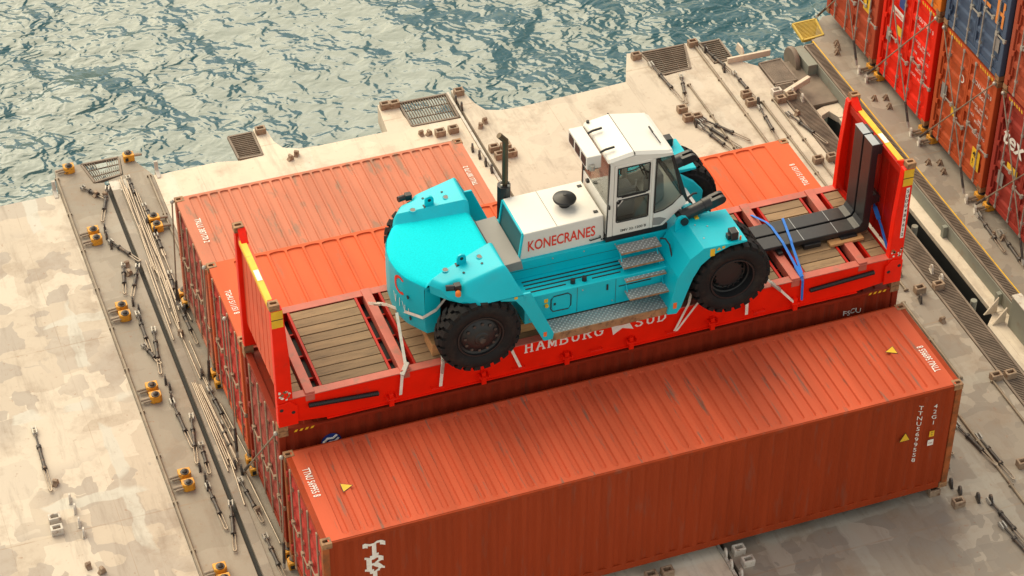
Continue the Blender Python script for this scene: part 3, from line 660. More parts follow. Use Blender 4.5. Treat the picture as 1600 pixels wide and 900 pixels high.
# --- the tall stack on the next hatch, doors towards the flat rack
XS = 17.2
M_S1 = cpaint('paint stack brown', (.42,.075,.035), .3); M_S2 = cpaint('paint stack signal red', (.80,.026,.010), .15, (.45,.03,.015)); M_S3 = cpaint('paint stack rust brown', (.48,.09,.03), .25)
M_S4 = cpaint('paint stack maroon', (.34,.045,.032), .25); M_S5 = cpaint('paint stack navy', (.075,.11,.18), .25, (.04,.05,.07)); M_S6 = cpaint('paint stack orange', (.72,.20,.03), .2); M_S7 = cpaint('paint stack red brown', (.40,.08,.04), .25)
GS = 'containers stacked on the next hatch'
def stack(label, row, z, H, m, n=5):
    return container('shipping_container',label,'container',(XS,row*ROW,z),6.058,H,m,m,m,group=GS,bars=M_STEEL,ribs=n)
S1 = stack('brown container at the seaward end of the tall stack, yellow placard on door',5,0,2.896,M_S1)
S2 = stack('signal red container in the bottom tier between two brown ones',4,0,2.896,M_S2)
S3 = stack('rust brown container under the navy blue one',3,0,2.896,M_S3,6)
S4 = stack('maroon container with white lowercase lettering at the right edge',2,0,2.896,M_S4,6)
S5 = stack('navy blue container with orange lettering in the upper tier',3,2.94,2.591,M_S5,6)
S6 = stack('orange container above the signal red one, mostly out of frame',4,2.94,2.591,M_S6)
S7 = stack('red brown container above the maroon one at the right edge',2,2.94,2.591,M_S7)
DX, DZ = (0,-1,0),(0,0,1)
def plate(root, y, z, w, h, m, x=.03, name='placard'):
    mb = MB(); mb.box(x-.003,x,y-w/2,y+w/2,z-h/2,z+h/2); return part(mb,name,m,root,local=True)
def dtext(root, body, y, z, size, m, width=None, **k): return lettering(body,root,(.038,y,z),DX,DZ,size,m,width=width,**k)
for S, rows in ((S1,(('DFSU\n22G1',.95,2.5,.16),)),
                (S2,(('SUDU 790461 0',.98,2.32,.15),('45G1',.98,2.12,.13),('MAX.GR.  30480 KG\n         67200 LB',1.0,1.75,.085),('TARE      3940 KG\n          8690 LB',1.0,1.45,.085),('NET      26540 KG\n         58510 LB',1.0,1.15,.085),('CU.CAP.   76.2 CU.M',1.0,.88,.085))),
                (S3,(('TCNU 652942 0',.98,2.30,.15),('45G1',.72,2.10,.13),('MAX.GR.  30480 KG\n         67200 LB',1.0,1.82,.085),('TARE      3860 KG\n          8510 LB',1.0,1.52,.085),('NET      26620 KG\n         58690 LB',1.0,1.22,.085))),
                (S4,(('TEXU 431220 6',.95,2.35,.14),))):
    for body, y, z, s in rows: dtext(S,body,y,z,s,M_WHITEP,width=.78 if len(body) > 10 else None,bold=.006)
plate(S1,.55,1.35,.34,.46,M_YEL,.02); lettering('!',S1,(.012,.58,1.25),DX,DZ,.3,M_BLKP,bold=.02)
plate(S2,1.62,1.55,.22,.22,M_YEL,.02,'placard'); plate(S2,2.05,1.2,.2,.34,M_GREY,.02,'data_plate'); plate(S2,1.6,2.30,.30,.30,M_BLUEP,.02,'round_emblem')
plate(S2,1.75,1.95,.55,.18,M_WHITEP,.02,'placard'); dtext(S2,'HAMBURG',2.0,1.9,.10,M_REDP,bold=.01,lift=.03)
plate(S3,.42,.62,.34,.50,M_YEL,.02); lettering('45\n!',S3,(.012,.54,.66),DX,DZ,.2,M_BLKP,bold=.015)
plate(S3,1.55,1.15,.2,.26,M_YEL,.02); plate(S3,2.05,1.35,.22,.40,M_GREY,.02,'data_plate')
mb = MB(); mb.lathe([(.07,0),(.10,0)],(.02,1.42,2.1),0,20,cap=False); part(mb,'round_emblem',M_WHITEP,S3,local=True)
lettering('tex',S4,(.0,2.14,1.80),DX,DZ,.62,M_WHITEP,shear=.25,bold=.02)
plate(S4,1.62,1.32,.42,.2,M_YEL,.02); plate(S4,2.0,.85,.22,.34,M_GREY,.02,'data_plate'); plate(S4,1.05,2.2,.2,.2,M_BLUEP,.02,'round_emblem')
plate(S5,.32,.75,.22,.34,M_GREY,.02,'data_plate')
for y,z,w,h in ((1.02,1.62,.08,.46),(.86,1.80,.24,.09),(.86,1.42,.24,.09),(.46,1.5,.08,.62),(.22,1.5,.08,.62),(.34,1.5,.16,.09)):
    plate(S5,y,z,w,h,M_ORGP,.018,'lettering')
for S in (S2,S3,S4):
    for k in range(6):
        for y0 in (.22,W-.85):
            mb = MB(); y = y0+k*.10
            mb.add([(.016,y,2.896-.09),(.016,y+.05,2.896-.09),(.016,y+.08,2.896-.02),(.016,y+.03,2.896-.02)],[(0,1,2,3)]); part(mb,'hazard_stripe',M_YEL,S,local=True)

# ================================================================== FLAT RACK
ZF = 2.885; FT = 3.60; FH = 2.885                     # base, deck level, overall height
YF0, YF1 = ROW, ROW+W; L40 = 12.192
F = thing('flat_rack','bright red flat rack with end walls carrying the teal truck','flat rack',(0,ROW,ZF))
TOPZ = ZF+FH
for zz in (ZF,TOPZ-.118):
    for xx in (0,L40-.178):
        for yy in (YF0,YF1-.162):
            o = link('corner_casting',ME_CAST,F); o.location = (xx,yy-ROW,zz-ZF)
for ya,yb,s in ((YF0+.03,YF0+.09,1),(YF1-.09,YF1-.03,-1)):
    mb = MB(); mb.prism([(.30,3.02),(.9,2.95),(11.3,2.95),(11.9,3.02),(11.9,FT-.02),(.30,FT-.02)],1,ya,yb); part(mb,'side_beam',M_FR,F,bevel=.008)
    y0,y1 = (YF0,YF0+.17) if s == 1 else (YF1-.17,YF1)
    mb = MB(); mb.box(.24,11.95,y0,y1,FT-.018,FT); part(mb,'beam_flange',M_FRT,F,bevel=.004)
    y0,y1 = (YF0+.0,YF0+.15) if s == 1 else (YF1-.15,YF1)
    mb = MB(); mb.box(.9,11.3,y0,y1,2.93,2.955); part(mb,'beam_flange',M_FR,F,bevel=.004)
# cross beams, each a narrow steel channel with an open slot on both sides
beams = [.28,.62,2.37,9.62,9.98,11.36,11.92]
for x in (.62,2.37,9.98,11.36):
    mb = MB(); mb.box(x-.085,x+.085,YF0+.02,YF1-.02,FT-.16,FT+.035); part(mb,'cross_beam',M_FRT,F,bevel=.008)
for x in (.28,.86,2.14,2.60,9.74,10.22,11.12,11.58,11.95):
    mb = MB(); mb.box(x-.022,x+.022,YF0+.10,YF1-.10,FT-.2,FT-.004); part(mb,'cross_member',M_FRD,F)
mb = MB(); mb.box(.25,11.95,YF0+.1,YF1-.1,FT-.32,FT-.26); part(mb,'under_frame',M_DARK,F)
for y in [YF0+.62+i*.62 for i in range(3)]:
    for xa,xb in ((.3,.86),(2.1,2.62),(9.72,10.24),(11.1,11.6)):
        mb = MB(); mb.box(xa,xb,y-.02,y+.02,FT-.25,FT-.19); part(mb,'stringer',M_FRD,F)
# planks
pl_n = 9; pw = (W-.36)/pl_n
for xa,xb in ((.305,.50),(.885,2.115),(2.625,6.1),(6.11,9.715),(10.245,11.095),(11.60,11.925)):
    for k in range(pl_n):
        y = YF0+.18+k*pw; dz = random.uniform(-.006,.004); ex = random.uniform(0,.012)
        mb = MB(); mb.box(xa+ex,xb-ex*.6,y+.010,y+pw-.010,FT-.06,FT-.012+dz); o = part(mb,'plank',M_WOOD,F,bevel=.006)
# end walls
def end_wall(xo, s):
    """xo = outer face, s = +1 for the left end (wall extends to +x)"""
    def X(d): return xo+s*d
    for yy,fr in ((YF0,1),(YF1,-1)):
        ya,yb = (yy+.006,yy+.15) if fr == 1 else (yy-.15,yy-.006)
        poly = [(X(.015),ZF+.12),(X(.34),ZF+.12),(X(.36),3.30),(X(.30),FT+.02),(X(.29),FT+.9),(X(.235),TOPZ-.28),(X(.225),TOPZ-.13),(X(.19),TOPZ-.118),(X(.015),TOPZ-.118)]
        mb = MB(); mb.prism(poly,1,ya,yb); post = part(mb,'end_post',M_FR,F,bevel=.012)
        if fr == 1:
            mb = MB(); mb.box(min(X(.02),X(.222)),max(X(.02),X(.222)),ya-.004,ya+.02,TOPZ-.50,TOPZ-.135); part(mb,'yellow_band',M_YEL,post)
            mb = MB(); mb.box(min(X(.02),X(.225)),max(X(.02),X(.225)),ya-.007,ya-.003,TOPZ-.33,TOPZ-.315); part(mb,'strap_line',M_DARK,post)
            # worn, chipped base block with hinge
            mb = MB(); mb.prism([(X(.01),ZF+.12),(X(.37),ZF+.12),(X(.37),3.42),(X(.24),3.56),(X(.01),3.52)],1,ya-.03,ya-.004); hb = part(mb,'hinge_block',M_FR,F,bevel=.008)
            for dx,dz in ((.08,3.40),(.29,3.30)):
                mb = MB(); mb.cyl((X(dx),ya-.034,dz),(X(dx),ya-.028,dz),.035,12); part(mb,'bolt_hole',M_DARK,hb)
            for k in range(16):
                px, pz = random.uniform(.04,.25), random.uniform(3.60,3.80)
                mb = MB(); r = random.uniform(.012,.035)
                mb.add([(X(px)+r*math.cos(a)*random.uniform(.6,1.3),ya-.003,pz+r*math.sin(a)*random.uniform(.6,1.4)) for a in (0,1,2,3.2,4.1,5.2)],[(0,1,2,3,4,5)]); part(mb,'paint_chip',M_CAST if k%3==0 else M_STRAPW,post)
    # wall sheet, vertical pressed ribs
    ys = [YF0+.15]; n = 7; st = (W-.30)/n; rows = []
    prof = []
    for k in range(n):
        y = YF0+.15+k*st
        prof += [(y,.10),(y+st*.86,.10),(y+st*.89,.113),(y+st*.97,.113)]
    prof.append((YF1-.15,.10))
    mb = MB(); mb.grid([[(X(d),y,z) for y,d in prof] for z in (FT-.05,TOPZ-.34)])
    mb.grid([[(X(d+.02),y,z) for y,d in prof] for z in (FT-.05,TOPZ-.34)])
    part(mb,'end_sheet',M_FRO if s == 1 else M_FRD,F)  # left end gets the lit-toned paint, right end the darker red
    mb = MB(); mb.box(min(X(.05),X(.20)),max(X(.05),X(.20)),YF0+.152,YF1-.152,TOPZ-.36,TOPZ-.20); part(mb,'top_bar',M_FRO if s == 1 else M_FRD,F,bevel=.008)
    mb = MB(); mb.box(min(X(.04),X(.15)),max(X(.04),X(.15)),YF0+.16,YF1-.30,TOPZ-.199,TOPZ-.185); part(mb,'yellow_cap',M_YEL,F)
    mb = MB(); mb.box(min(X(.035),X(.055)),max(X(.035),X(.055)),YF0+.16,YF1-.30,TOPZ-.27,TOPZ-.20)
    if s == 1: part(mb,'yellow_band',M_YEL,F)
    mb = MB(); mb.box(min(X(.05),X(.14)),max(X(.05),X(.14)),YF0+.95,YF0+1.25,TOPZ-.183,TOPZ-.179); part(mb,'white_reflector',M_WHITEP,F)
    for yy,sg in ((YF0+.15,1),(YF1-.15,-1)):
        mb = MB(); mb.prism([(yy,TOPZ-.19),(yy+sg*.26,TOPZ-.19),(yy,TOPZ-.02)],0,min(X(.06),X(.19)),max(X(.06),X(.19))); part(mb,'corner_gusset',M_FR,F,bevel=.006)
end_wall(0,1); end_wall(L40,-1)
# spring tubes in the side slots, lashing brackets, strap lugs
for xa,xb,za,zb in ((.58,1.86,3.36,3.26),(11.60,10.28,3.36,3.28)):
    pts = [(xa+(xb-xa)*i/40, YF0-.005, za+(zb-za)*i/40) for i in range(41)]
    mb = MB()
    for i in range(40):
        a, b = Vector(pts[i]), Vector(pts[i+1]); mb.cyl(a, a.lerp(b,.75), .047 if xa < 5 else .045, 10)
    mb.tube(pts,.034,8); part(mb,'spring_tube',M_BLACK,F,smooth=40)
for x in (2.08,3.82,5.42,6.68,8.30,9.98):
    mb = MB(); mb.box(x-.10,x+.10,YF0-.10,YF0+.03,3.10,3.115); mb.box(x-.10,x-.08,YF0-.10,YF0+.03,3.115,3.16); mb.box(x+.08,x+.10,YF0-.10,YF0+.03,3.115,3.16); mb.box(x-.045,x+.045,YF0-.07,YF0+.01,2.93,3.10); mb.box(x-.04,x+.04,YF0-.06,YF0+.03,3.115,3.20)
    part(mb,'lashing_bracket',M_FR,F,bevel=.005)
for x in (2.95,4.5,6.0,7.5,9.25):
    mb = MB(); mb.tube([(x-.11,YF0+.03,3.09),(x-.11,YF0-.05,3.09),(x+.11,YF0-.05,3.09),(x+.11,YF0+.03,3.09)],.012,6); part(mb,'lashing_ring',M_FR,F)
slab_text(F,'HAMBURG',(4.62,.030,3.37-ZF),NX,NZ,.21,.17,.055,M_WHITEP,.035)
slab_text(F,'SÜD',(6.76,.030,3.37-ZF),NX,NZ,.21,.17,.055,M_WHITEP,.035)
mb = MB(); mb.add([(6.30,.024,3.52-ZF),(6.34,.024,3.30-ZF),(6.52,.024,3.42-ZF),(6.74,.024,3.34-ZF),(6.66,.024,3.50-ZF),(6.50,.024,3.49-ZF)],[(0,1,2,5),(2,3,4,5)]); part(mb,'flag_emblem',M_WHITEP,F,local=True)
# vertical number board on the right-hand post
mb = MB(); mb.box(12.06,12.13,.001,.003,4.05-ZF,5.22-ZF); part(mb,'number_board',M_WHITEP,F,local=True)
lettering('\n'.join('SUDU489612'),F,(12.095,-.002,5.11-ZF),NX,NZ,.10,M_BLKP,align='CENTER',lines=1.12,bold=.008)

# ================================================================== THE TRUCK
YC = 3.852
T = thing('lift_truck','teal and white heavy forklift truck without mast, lashed on the red flat rack','forklift',(5.9,YC,3.6))
def yy(s, d): return YC+s*d
def span(s, d0, d1): a, b = yy(s,d0), yy(s,d1); return min(a,b), max(a,b)
HR = .77
def wheel_meshes(front):
    prof = [(.43,.05),(.47,.015),(.56,-.012),(.64,-.004),(.685,.03),(.705,.06),(.715,.10),(.715,.32),(.705,.36),(.685,.39),(.64,.43),(.56,.432),(.47,.405),(.43,.37)]
    tyre = MB(); tyre.lathe(prof,(0,0,0),1,48,cap=False); me_t = tyre.mesh('wheel',smooth=35,mats=(M_RUB,))
    tr = MB(); n = 24
    for i in range(n):
        for row in (0,1):
            a0 = 2*math.pi*(i+.5*row)/n
            ya, yb = ((.012,.225),(.208,.408))[row]
            pts = []
            for f, da in ((0,0),(.45,.02),(.6,.10),(1,.13)):
                y = ya+(yb-ya)*f if row == 0 else yb+(ya-yb)*f
                pts.append((y, a0+da))
            wd = .064/HR
            for k in range(3):
                (y0,t0),(y1,t1) = pts[k],pts[k+1]
                vs = []
                for y,t in ((y0,t0),(y1,t1)):
                    ro = HR if .03 < y < .39 else HR-.03
                    ri = .70 if .05 < y < .37 else .63
                    for tt in (t-wd, t+wd):
                        for r in (ri, ro): vs.append((r*math.cos(tt), y, r*math.sin(tt)))
                tr.add(vs,[(0,1,3,2),(4,6,7,5),(0,4,5,1),(2,3,7,6),(1,5,7,3),(0,2,6,4)])
    me_tr = tr.mesh('tread',mats=(M_RUB,))
    rim = MB()
    if front:
        rim.lathe([(.44,.04),(.43,.02),(.405,.02),(.40,.05),(.385,.16),(.36,.17),(.35,.25),(.30,.28),(.29,.20),(.26,.18),(.1,.17),(0,.17)],(0,0,0),1,40,cap=False)
    else:
        rim.lathe([(.44,.05),(.43,.03),(.405,.03),(.395,.07),(.36,.09),(.33,.06),(.24,.02),(.20,-.005),(.14,-.01),(.12,-.03),(.06,-.04),(0,-.04)],(0,0,0),1,40,cap=False)
    me_r = rim.mesh('rim',smooth=30,mats=(M_RIM,))
    bo = MB()
    if front:
        for i in range(16):
            a = 2*math.pi*i/16; bo.cyl((.27*math.cos(a),.15,.27*math.sin(a)),(.27*math.cos(a),.19,.27*math.sin(a)),.016,6)
    else:
        for i in range(12):
            a = 2*math.pi*i/12; c = (.29*math.cos(a),.02,.29*math.sin(a)); bo.cyl(c,(c[0],.07,c[2]),.03,8)
        bo.cyl((0,-.075,0),(0,-.035,0),.055,16,.065)
    me_b = bo.mesh('wheel_bolts',smooth=40,mats=(M_BLACK if front else M_TBK,))
    return me_t, me_tr, me_r, me_b
def put_wheel(ms, x, y, z, flip, rot):
    w = link('wheel',ms[0],T); w.location = (x-5.9,y-YC,z-3.6); w.rotation_euler = (0,rot,math.pi if flip else 0); w.rotation_mode = 'XYZ'
    for n, m in zip(('tread','rim','wheel_bolts'),ms[1:]): link(n,m,w)
WR, WF = wheel_meshes(False), wheel_meshes(True)
put_wheel(WR,3.64,yy(-1,1.65),4.37,False,.1); put_wheel(WR,3.64,yy(1,1.65),4.37,True,.3)
put_wheel(WF,8.45,yy(-1,1.65),4.365,False,.05); put_wheel(WF,8.45,yy(1,1.65),4.365,True,.2)
put_wheel(WF,8.45,yy(-1,1.17),4.365,False,.4); put_wheel(WF,8.45,yy(1,1.17),4.365,True,.6)

# --- counterweight
tab = [(0,2.50),(.3,2.53),(.55,2.61),(.88,2.82),(1.1,2.98),(1.3,3.15),(1.45,3.34),(1.55,3.52),(1.62,3.70)]
def xr(a):
    for (a0,x0),(a1,x1) in zip(tab,tab[1:]):
        if a <= a1: return x0+(x1-x0)*(a-a0)/(a1-a0)
    return tab[-1][1]
def cw_point(u, t):
    """u in 0..1 across the half width, t in 0..1 rear to front"""
    av = .90-.36*t
    zv = 5.20+.23*t; zs = 5.36+.29*t
    if u < .3: a = av*u/.3; z = zv
    elif u < .36: f = (u-.3)/.06; a = av+.10*f; z = zv+(zs-zv)*f*f*(3-2*f)
    else:
        f = (u-.36)/.64; a = av+.10+(1.60-av-.10)*f
        z = zs
        e = max(0,(a-1.33)/.27)
        z = zs-(zs-5.10)*(e**1.45)
    xf = 4.2+.27*max(0,(a-1.30)/.30)**1.5
    x = xr(a)+(xf-xr(a))*t
    if u > .36:
        z -= .13*math.exp(-(((x-3.22)/.17)**4+((a-1.36)/.13)**4))
    z -= (.05 if u < .3 else .09)*max(0,1-t/.075)**2+.07*max(0,(t-.94)/.06)**2
    return x, a, z
us = [0,.1,.2,.29,.30,.315,.345,.36,.375]+[.39+.61*(i/30)**.75 for i in range(31)]
ts = [0,.008,.02,.035,.055,.075]+[.10+.82*i/20 for i in range(21)]+[.94,.955,.97,.985,1.0]
for nm, lo, hi, m in (('counterweight',7,99,M_TEAL),('counterweight_deck',0,8,M_TEALG)):
    mb = MB()
    for s in (-1,1):
        rows = []
        for t in ts:
            r = []
            for u in us[lo if nm == 'counterweight' else 0: None if nm == 'counterweight' else 5]:
                x,a,z = cw_point(u,t); r.append((x,yy(s,a),z))
            rows.append(r)
        mb.grid(rows)
        if nm == 'counterweight':
            rows2 = []
            for t in ts: rows2.append([(lambda p:(p[0],yy(s,p[1]),p[2]))(cw_point(u,t)) for u in us[4:8]])
            mb.grid(rows2)
            # rear skirt of the shoulders, front wall and underside
            e = [cw_point(u,0) for u in us[7:]]
            mb.grid([[(x,yy(s,a),z) for x,a,z in e],[(x+.02,yy(s,a),5.09) for x,a,z in e]])
            e = [cw_point(u,1) for u in us]
            mb.grid([[(x,yy(s,a),z) for x,a,z in e],[(x-.01,yy(s,a),4.95) for x,a,z in e]])
            und = [(x+.02,yy(s,a)) for x,a,z in [cw_point(u,0) for u in us]]
            mb.grid([[(x,y,5.09) for x,y in und],[(4.19+.27*max(0,(abs(y-YC)-1.30)/.30)**1.5,y,5.09) for x,y in und]])
    o = part(mb,nm,m,T,smooth=62)
    if nm == 'counterweight': CW = o
# rear plate under the deck, bowed in plan
outer = [(xr(abs(a)),a) for a in [-.92+1.84*i/24 for i in range(25)]]
poly = [(x,YC+a) for x,a in outer]+[(x+.30,YC+a) for x,a in reversed(outer)]
mb = MB()
n = len(outer)
rows = []
for z, dx in ((5.17,.0),(5.12,-.012),(4.7,-.012),(4.25,.0),(4.12,.03)): rows.append([(x+dx,YC+a,z) for x,a in outer])
mb.grid(rows); mb.grid([[(x+.28,YC+a,z) for x,a in outer] for z in (5.12,4.12)])
for i in (0,-1):
    x,a = outer[i]; mb.add([(x,YC+a,5.17),(x,YC+a,5.12),(x-.012,YC+a,4.7),(x,YC+a,4.25),(x+.03,YC+a,4.12),(x+.28,YC+a,4.12),(x+.28,YC+a,5.12)],[(0,1,2,3,4,5,6)])
mb.grid([[(x+.03,YC+a,4.12) for x,a in outer],[(x+.28,YC+a,4.12) for x,a in outer]])
RP = part(mb,'rear_plate',M_TEAL,T,smooth=40)
def on_rear(a, z, lift=.006):
    x = xr(abs(a)); d = .01; tx = (xr(abs(a+d))-xr(abs(a-d)))/(2*d); nn = Vector((-1,tx,0)).normalized()
    return Vector((x-.012,YC+a,z))+nn*lift
mb = MB(); pts = []
for i in range(15):
    t = R(50)+R(260)*i/14; a, z = -.42+.13*math.cos(t)*-1, 4.93+.17*math.sin(t); pts.append((a,z,t))
for w in (1,):
    A0 = [on_rear(-.42-.17*math.cos(t),4.93+.20*math.sin(t)) for _,_,t in pts]; A1 = [on_rear(-.42-.105*math.cos(t),4.93+.145*math.sin(t)) for _,_,t in pts]
    mb.grid([[tuple(p) for p in A0],[tuple(p) for p in A1]])
part(mb,'lettering',M_REDP,RP)
mb = MB()
for a0,z0,a1,z1 in ((-.40,4.62,-.40,4.44),(-.47,4.60,-.55,4.40),(-.55,4.40,-.55,4.56),(-.62,4.52,-.62,4.38),(-.20,4.64,-.28,4.46),(-.28,4.46,-.30,4.64)):
    p,q = on_rear(a0,z0),on_rear(a1,z1); mb.bar(p,q,.016,.004,up=(1,0,0))
part(mb,'lettering',M_WHITEP,RP)
for a,z in ((-.62,4.78),(-.66,4.32),(.62,4.78),(.66,4.32)):
    p = on_rear(a,z); mb = MB(); mb.cyl(p,p+Vector((-.02,0,0)),.035,12); part(mb,'bolt_cap',M_BLACK,RP,smooth=40)
for s in (-1,1):
    x,z = 3.54,5.52
    mb = MB(); mb.prism([(-.085,0),(.085,0),(.085,.13),(.06,.185),(0,.205),(-.06,.185),(-.085,.13)],1,yy(s,.88)-.02,yy(s,.88)+.02)
    mb.v = [(v[0]+x,v[1],v[2]+z-.02) for v in mb.v]
    lug = part(mb,'lifting_lug',M_TEAL,CW,bevel=.006)
    mb = MB(); mb.cyl((x,yy(s,.88)-.024,z+.10),(x,yy(s,.88)+.024,z+.10),.032,12); part(mb,'lug_eye',M_WHITEP,lug) if False else part(mb,'lug_eye',M_BLACK,lug)
    mb = MB(); mb.box(x-.11,x+.11,yy(s,.88)-.05,yy(s,.88)+.05,z-.065,z-.022); part(mb,'lug_slot',M_BLACK,CW)
    for x,d,r,m in ((3.24,.90,.055,M_PLUG),(3.87,.90,.055,M_PLUG),(3.50,1.12,.02,M_BLACK),(3.85,1.08,.02,M_BLACK)):
        t = 0
        best = min(((abs(cw_point(u,tt)[0]-x)+abs(cw_point(u,tt)[1]-d)),cw_point(u,tt)[2]) for u in us[8:] for tt in ts)[1]
        mb = MB(); mb.lathe([(r*1.25,.0),(r*1.2,.006),(r,.006),(r*.95,.002),(0,.002)],(x,yy(s,d),best+.002),2,20); part(mb,'plug_hole',M_TEAL if r > .03 else M_TEALD,CW,smooth=40)
        mb = MB(); mb.lathe([(0,.0),(r*.92,.0),(0,.001)],(x,yy(s,d),best+.0075),2,16); part(mb,'hole_plug',m,CW)
    # rear work lamp and indicator in the scooped corner
    lz = 5.36
    lamp = part(MB().cyl((3.10,yy(s,1.33),lz+.05),(3.24,yy(s,1.36),lz+.05),.055,14),'work_lamp',M_BLACK,CW,smooth=40)
    mb = MB(); mb.box(3.24,3.36,yy(s,1.36)-.06,yy(s,1.36)+.06,lz-.01,lz+.11); part(mb,'lamp_bracket',M_BLACK,CW,bevel=.01)
    mb = MB(); mb.lathe([(.05,0),(.05,.07),(.03,.1),(0,.105)],(3.28,yy(s,1.46),lz-.06),2,14); part(mb,'indicator_lamp',M_LAMP,CW,smooth=50)
# black underframe, steering axle, chassis
mb = MB(); mb.box(2.86,4.35,YC-.72,YC+.72,4.05,5.08); part(mb,'rear_frame',M_BLACK,T,bevel=.02)
mb = MB(); mb.box(3.5,3.78,YC-1.25,YC+1.25,4.22,4.52); part(mb,'steering_axle',M_BLACK,T,bevel=.02)
mb = MB(); mb.box(8.28,8.62,YC-1.3,YC+1.3,4.15,4.57); part(mb,'drive_axle',M_BLACK,T,bevel=.02)
mb = MB(); mb.box(4.22,7.9,YC-.62,YC+.62,3.98,5.0); part(mb,'chassis',M_TEAL,T,bevel=.012)
mb = MB(); mb.prism([(4.2,4.86),(4.78,4.86),(4.74,5.06),(4.2,5.02)],1,YC-.66,YC+.72); part(mb,'transmission_cover',M_GREY,T,bevel=.01)
for s in (-1,1):
    a,b = span(s,.62,1.17)
    mb = MB(); mb.prism([(a,4.02),(b,4.02),(b,4.62),(a,4.62)] if s < 0 else [(a,4.02),(b,4.02),(b,4.62),(a,4.62)],0,4.62,7.42)
    tank = part(mb,'side_tank',M_TEAL,T,bevel=.012)
    for k,(xa,xb) in enumerate(((4.72,7.36),(4.72,7.36),(4.72,7.36),(4.72,5.45))):
        d = .72+.10*k; ya,yb = span(s,d,d+.032)
        mb = MB(); mb.box(xa,xb,ya,yb,4.60,4.624); part(mb,'vent_slot',M_DARK,tank)
    ya,yb = span(s,1.02,1.052); mb = MB(); mb.box(5.95,6.5,ya,yb,4.60,4.624); part(mb,'vent_slot',M_DARK,tank)
    for x in (5.58,5.80):
        mb = MB(); mb.cyl((x,yy(s,1.04),4.62),(x,yy(s,1.04),4.70),.045,14); part(mb,'filler_cap',M_BLACK,tank,smooth=40)
    # running board of checker plate
    a,b = span(s,1.175,1.55)
    mb = MB(); mb.box(4.98,7.22,a,b,3.975,4.0); part(mb,'running_board',M_CHK,T)
    e = yy(s,1.55); mb = MB(); mb.box(4.98,7.22,min(e,e+s*.02),max(e,e+s*.02),3.85,4.003); part(mb,'board_edge',M_GREY if s > 0 else M_CAST,T)
    # rear mudguard strut and front fender
    a,b = span(s,1.17,1.58)
    mb = MB(); mb.prism([(4.02,5.09),(4.58,5.09),(5.03,4.03),(5.01,3.90),(4.84,3.90),(4.42,4.80),(4.30,4.97),(4.02,5.04)],1,*span(s,1.53,1.58)); st = part(mb,'rear_mudguard',M_TEAL,T,bevel=.012)
    e = yy(s,1.58)
    for xx,zz,m in ((4.86,4.06,M_REFL),(4.30,5.05,M_YEL)):
        mb = MB(); mb.box(xx-.03,xx+.03,min(e,e+s*.006),max(e,e+s*.006),zz-.05 if m is M_REFL else zz-.025,zz+.05 if m is M_REFL else zz+.025); part(mb,'reflector',m,st)
    a,b = span(s,.66,1.63)
    mb = MB(); mb.prism([(7.20,3.88),(7.36,4.70),(7.58,5.06),(7.84,5.24),(8.68,5.215),(8.68,5.175),(8.34,5.16),(8.02,5.04),(7.80,4.86),(7.66,4.60),(7.56,4.30),(7.46,3.98),(7.38,3.86)],1,a,b); fd = part(mb,'front_fender',M_TEAL,T,bevel=.012)
    e = yy(s,1.63)
    for xa,xb,za,zb,m,nm in ((7.96,8.05,5.03,5.19,M_YEL,'warning_label'),(8.19,8.24,5.15,5.20,M_YEL,'warning_label'),(7.30,7.37,4.0,4.13,M_REFL,'reflector')):
        mb = MB(); mb.box(xa,xb,min(e,e+s*.006),max(e,e+s*.006),za,zb); part(mb,nm,m,fd)
    mb = MB(); mb.add([(8.08,e+s*.006,5.135),(8.17,e+s*.006,5.135),(8.125,e+s*.006,5.20)],[(0,1,2)]); part(mb,'warning_label',M_YEL,fd)
    mb = MB(); mb.box(8.38,8.52,yy(s,1.49)-.09,yy(s,1.49)+.09,5.225,5.40); lb = part(mb,'headlamp_box',M_BLACK,T,bevel=.012)
    mb = MB(); mb.box(8.33,8.385,yy(s,1.49)-.05,yy(s,1.49)+.05,5.24,5.33); part(mb,'lamp_bracket',M_BLACK,lb)
    mb = MB(); mb.box(8.525,8.535,yy(s,1.49)-.07,yy(s,1.49)+.07,5.25,5.38); part(mb,'lens',M_WHITEP,lb)
    mb = MB(); mb.cyl((8.56,yy(s,1.58),5.22),(8.56,yy(s,1.58),5.30),.02,8); part(mb,'marker_lamp',M_LAMP,fd)
    # front frame cheek that carries the mast
    a,b = span(s,.52,.62)
    mb = MB(); mb.prism([(7.85,4.2),(8.75,4.2),(8.78,4.75),(8.60,4.98),(8.30,5.22),(8.02,5.42),(7.86,5.40)],1,a,b); part(mb,'front_cheek',M_TEAL,T,bevel=.012)
    # tilt cylinder with clevis
    d = .70
    p0, p1, p2 = Vector((7.78,yy(s,d),5.30)), Vector((8.26,yy(s,d-.02),5.43)), Vector((8.44,yy(s,d-.03),5.48))
    cy = part(MB().cyl(p0,p1,.112,20),'tilt_cylinder',M_FORK,T,smooth=40)
    part(MB().cyl(p1-(p1-p0).normalized()*.04,p1+(p1-p0).normalized()*.10,.128,20),'cylinder_collar',M_FORK,cy,smooth=40)
    dirv = (p2-p0).normalized(); q = p1+dirv*.10
    for k in (-1,1):
        mb = MB(); c = Vector((0,k*.062,0)); up = dirv.cross(Vector((0,1,0))).normalized()*-1
        L0, L1 = q+c, q+c+dirv*.20
        vs = [L0+up*.09,L1+up*.085]+[L1+dirv*.085*math.sin(R(t))+up*.085*math.cos(R(t)) for t in (30,60,90,120,150)]+[L1-up*.085,L0-up*.09]
        n = len(vs); V = [v+Vector((0,-.036,0)) for v in vs]+[v+Vector((0,.036,0)) for v in vs]
        mb.add(V,[list(range(n))[::-1],list(range(n,2*n))]+[[i,(i+1)%n,n+(i+1)%n,n+i] for i in range(n)]); part(mb,'clevis',M_FORK,cy,bevel=.005)
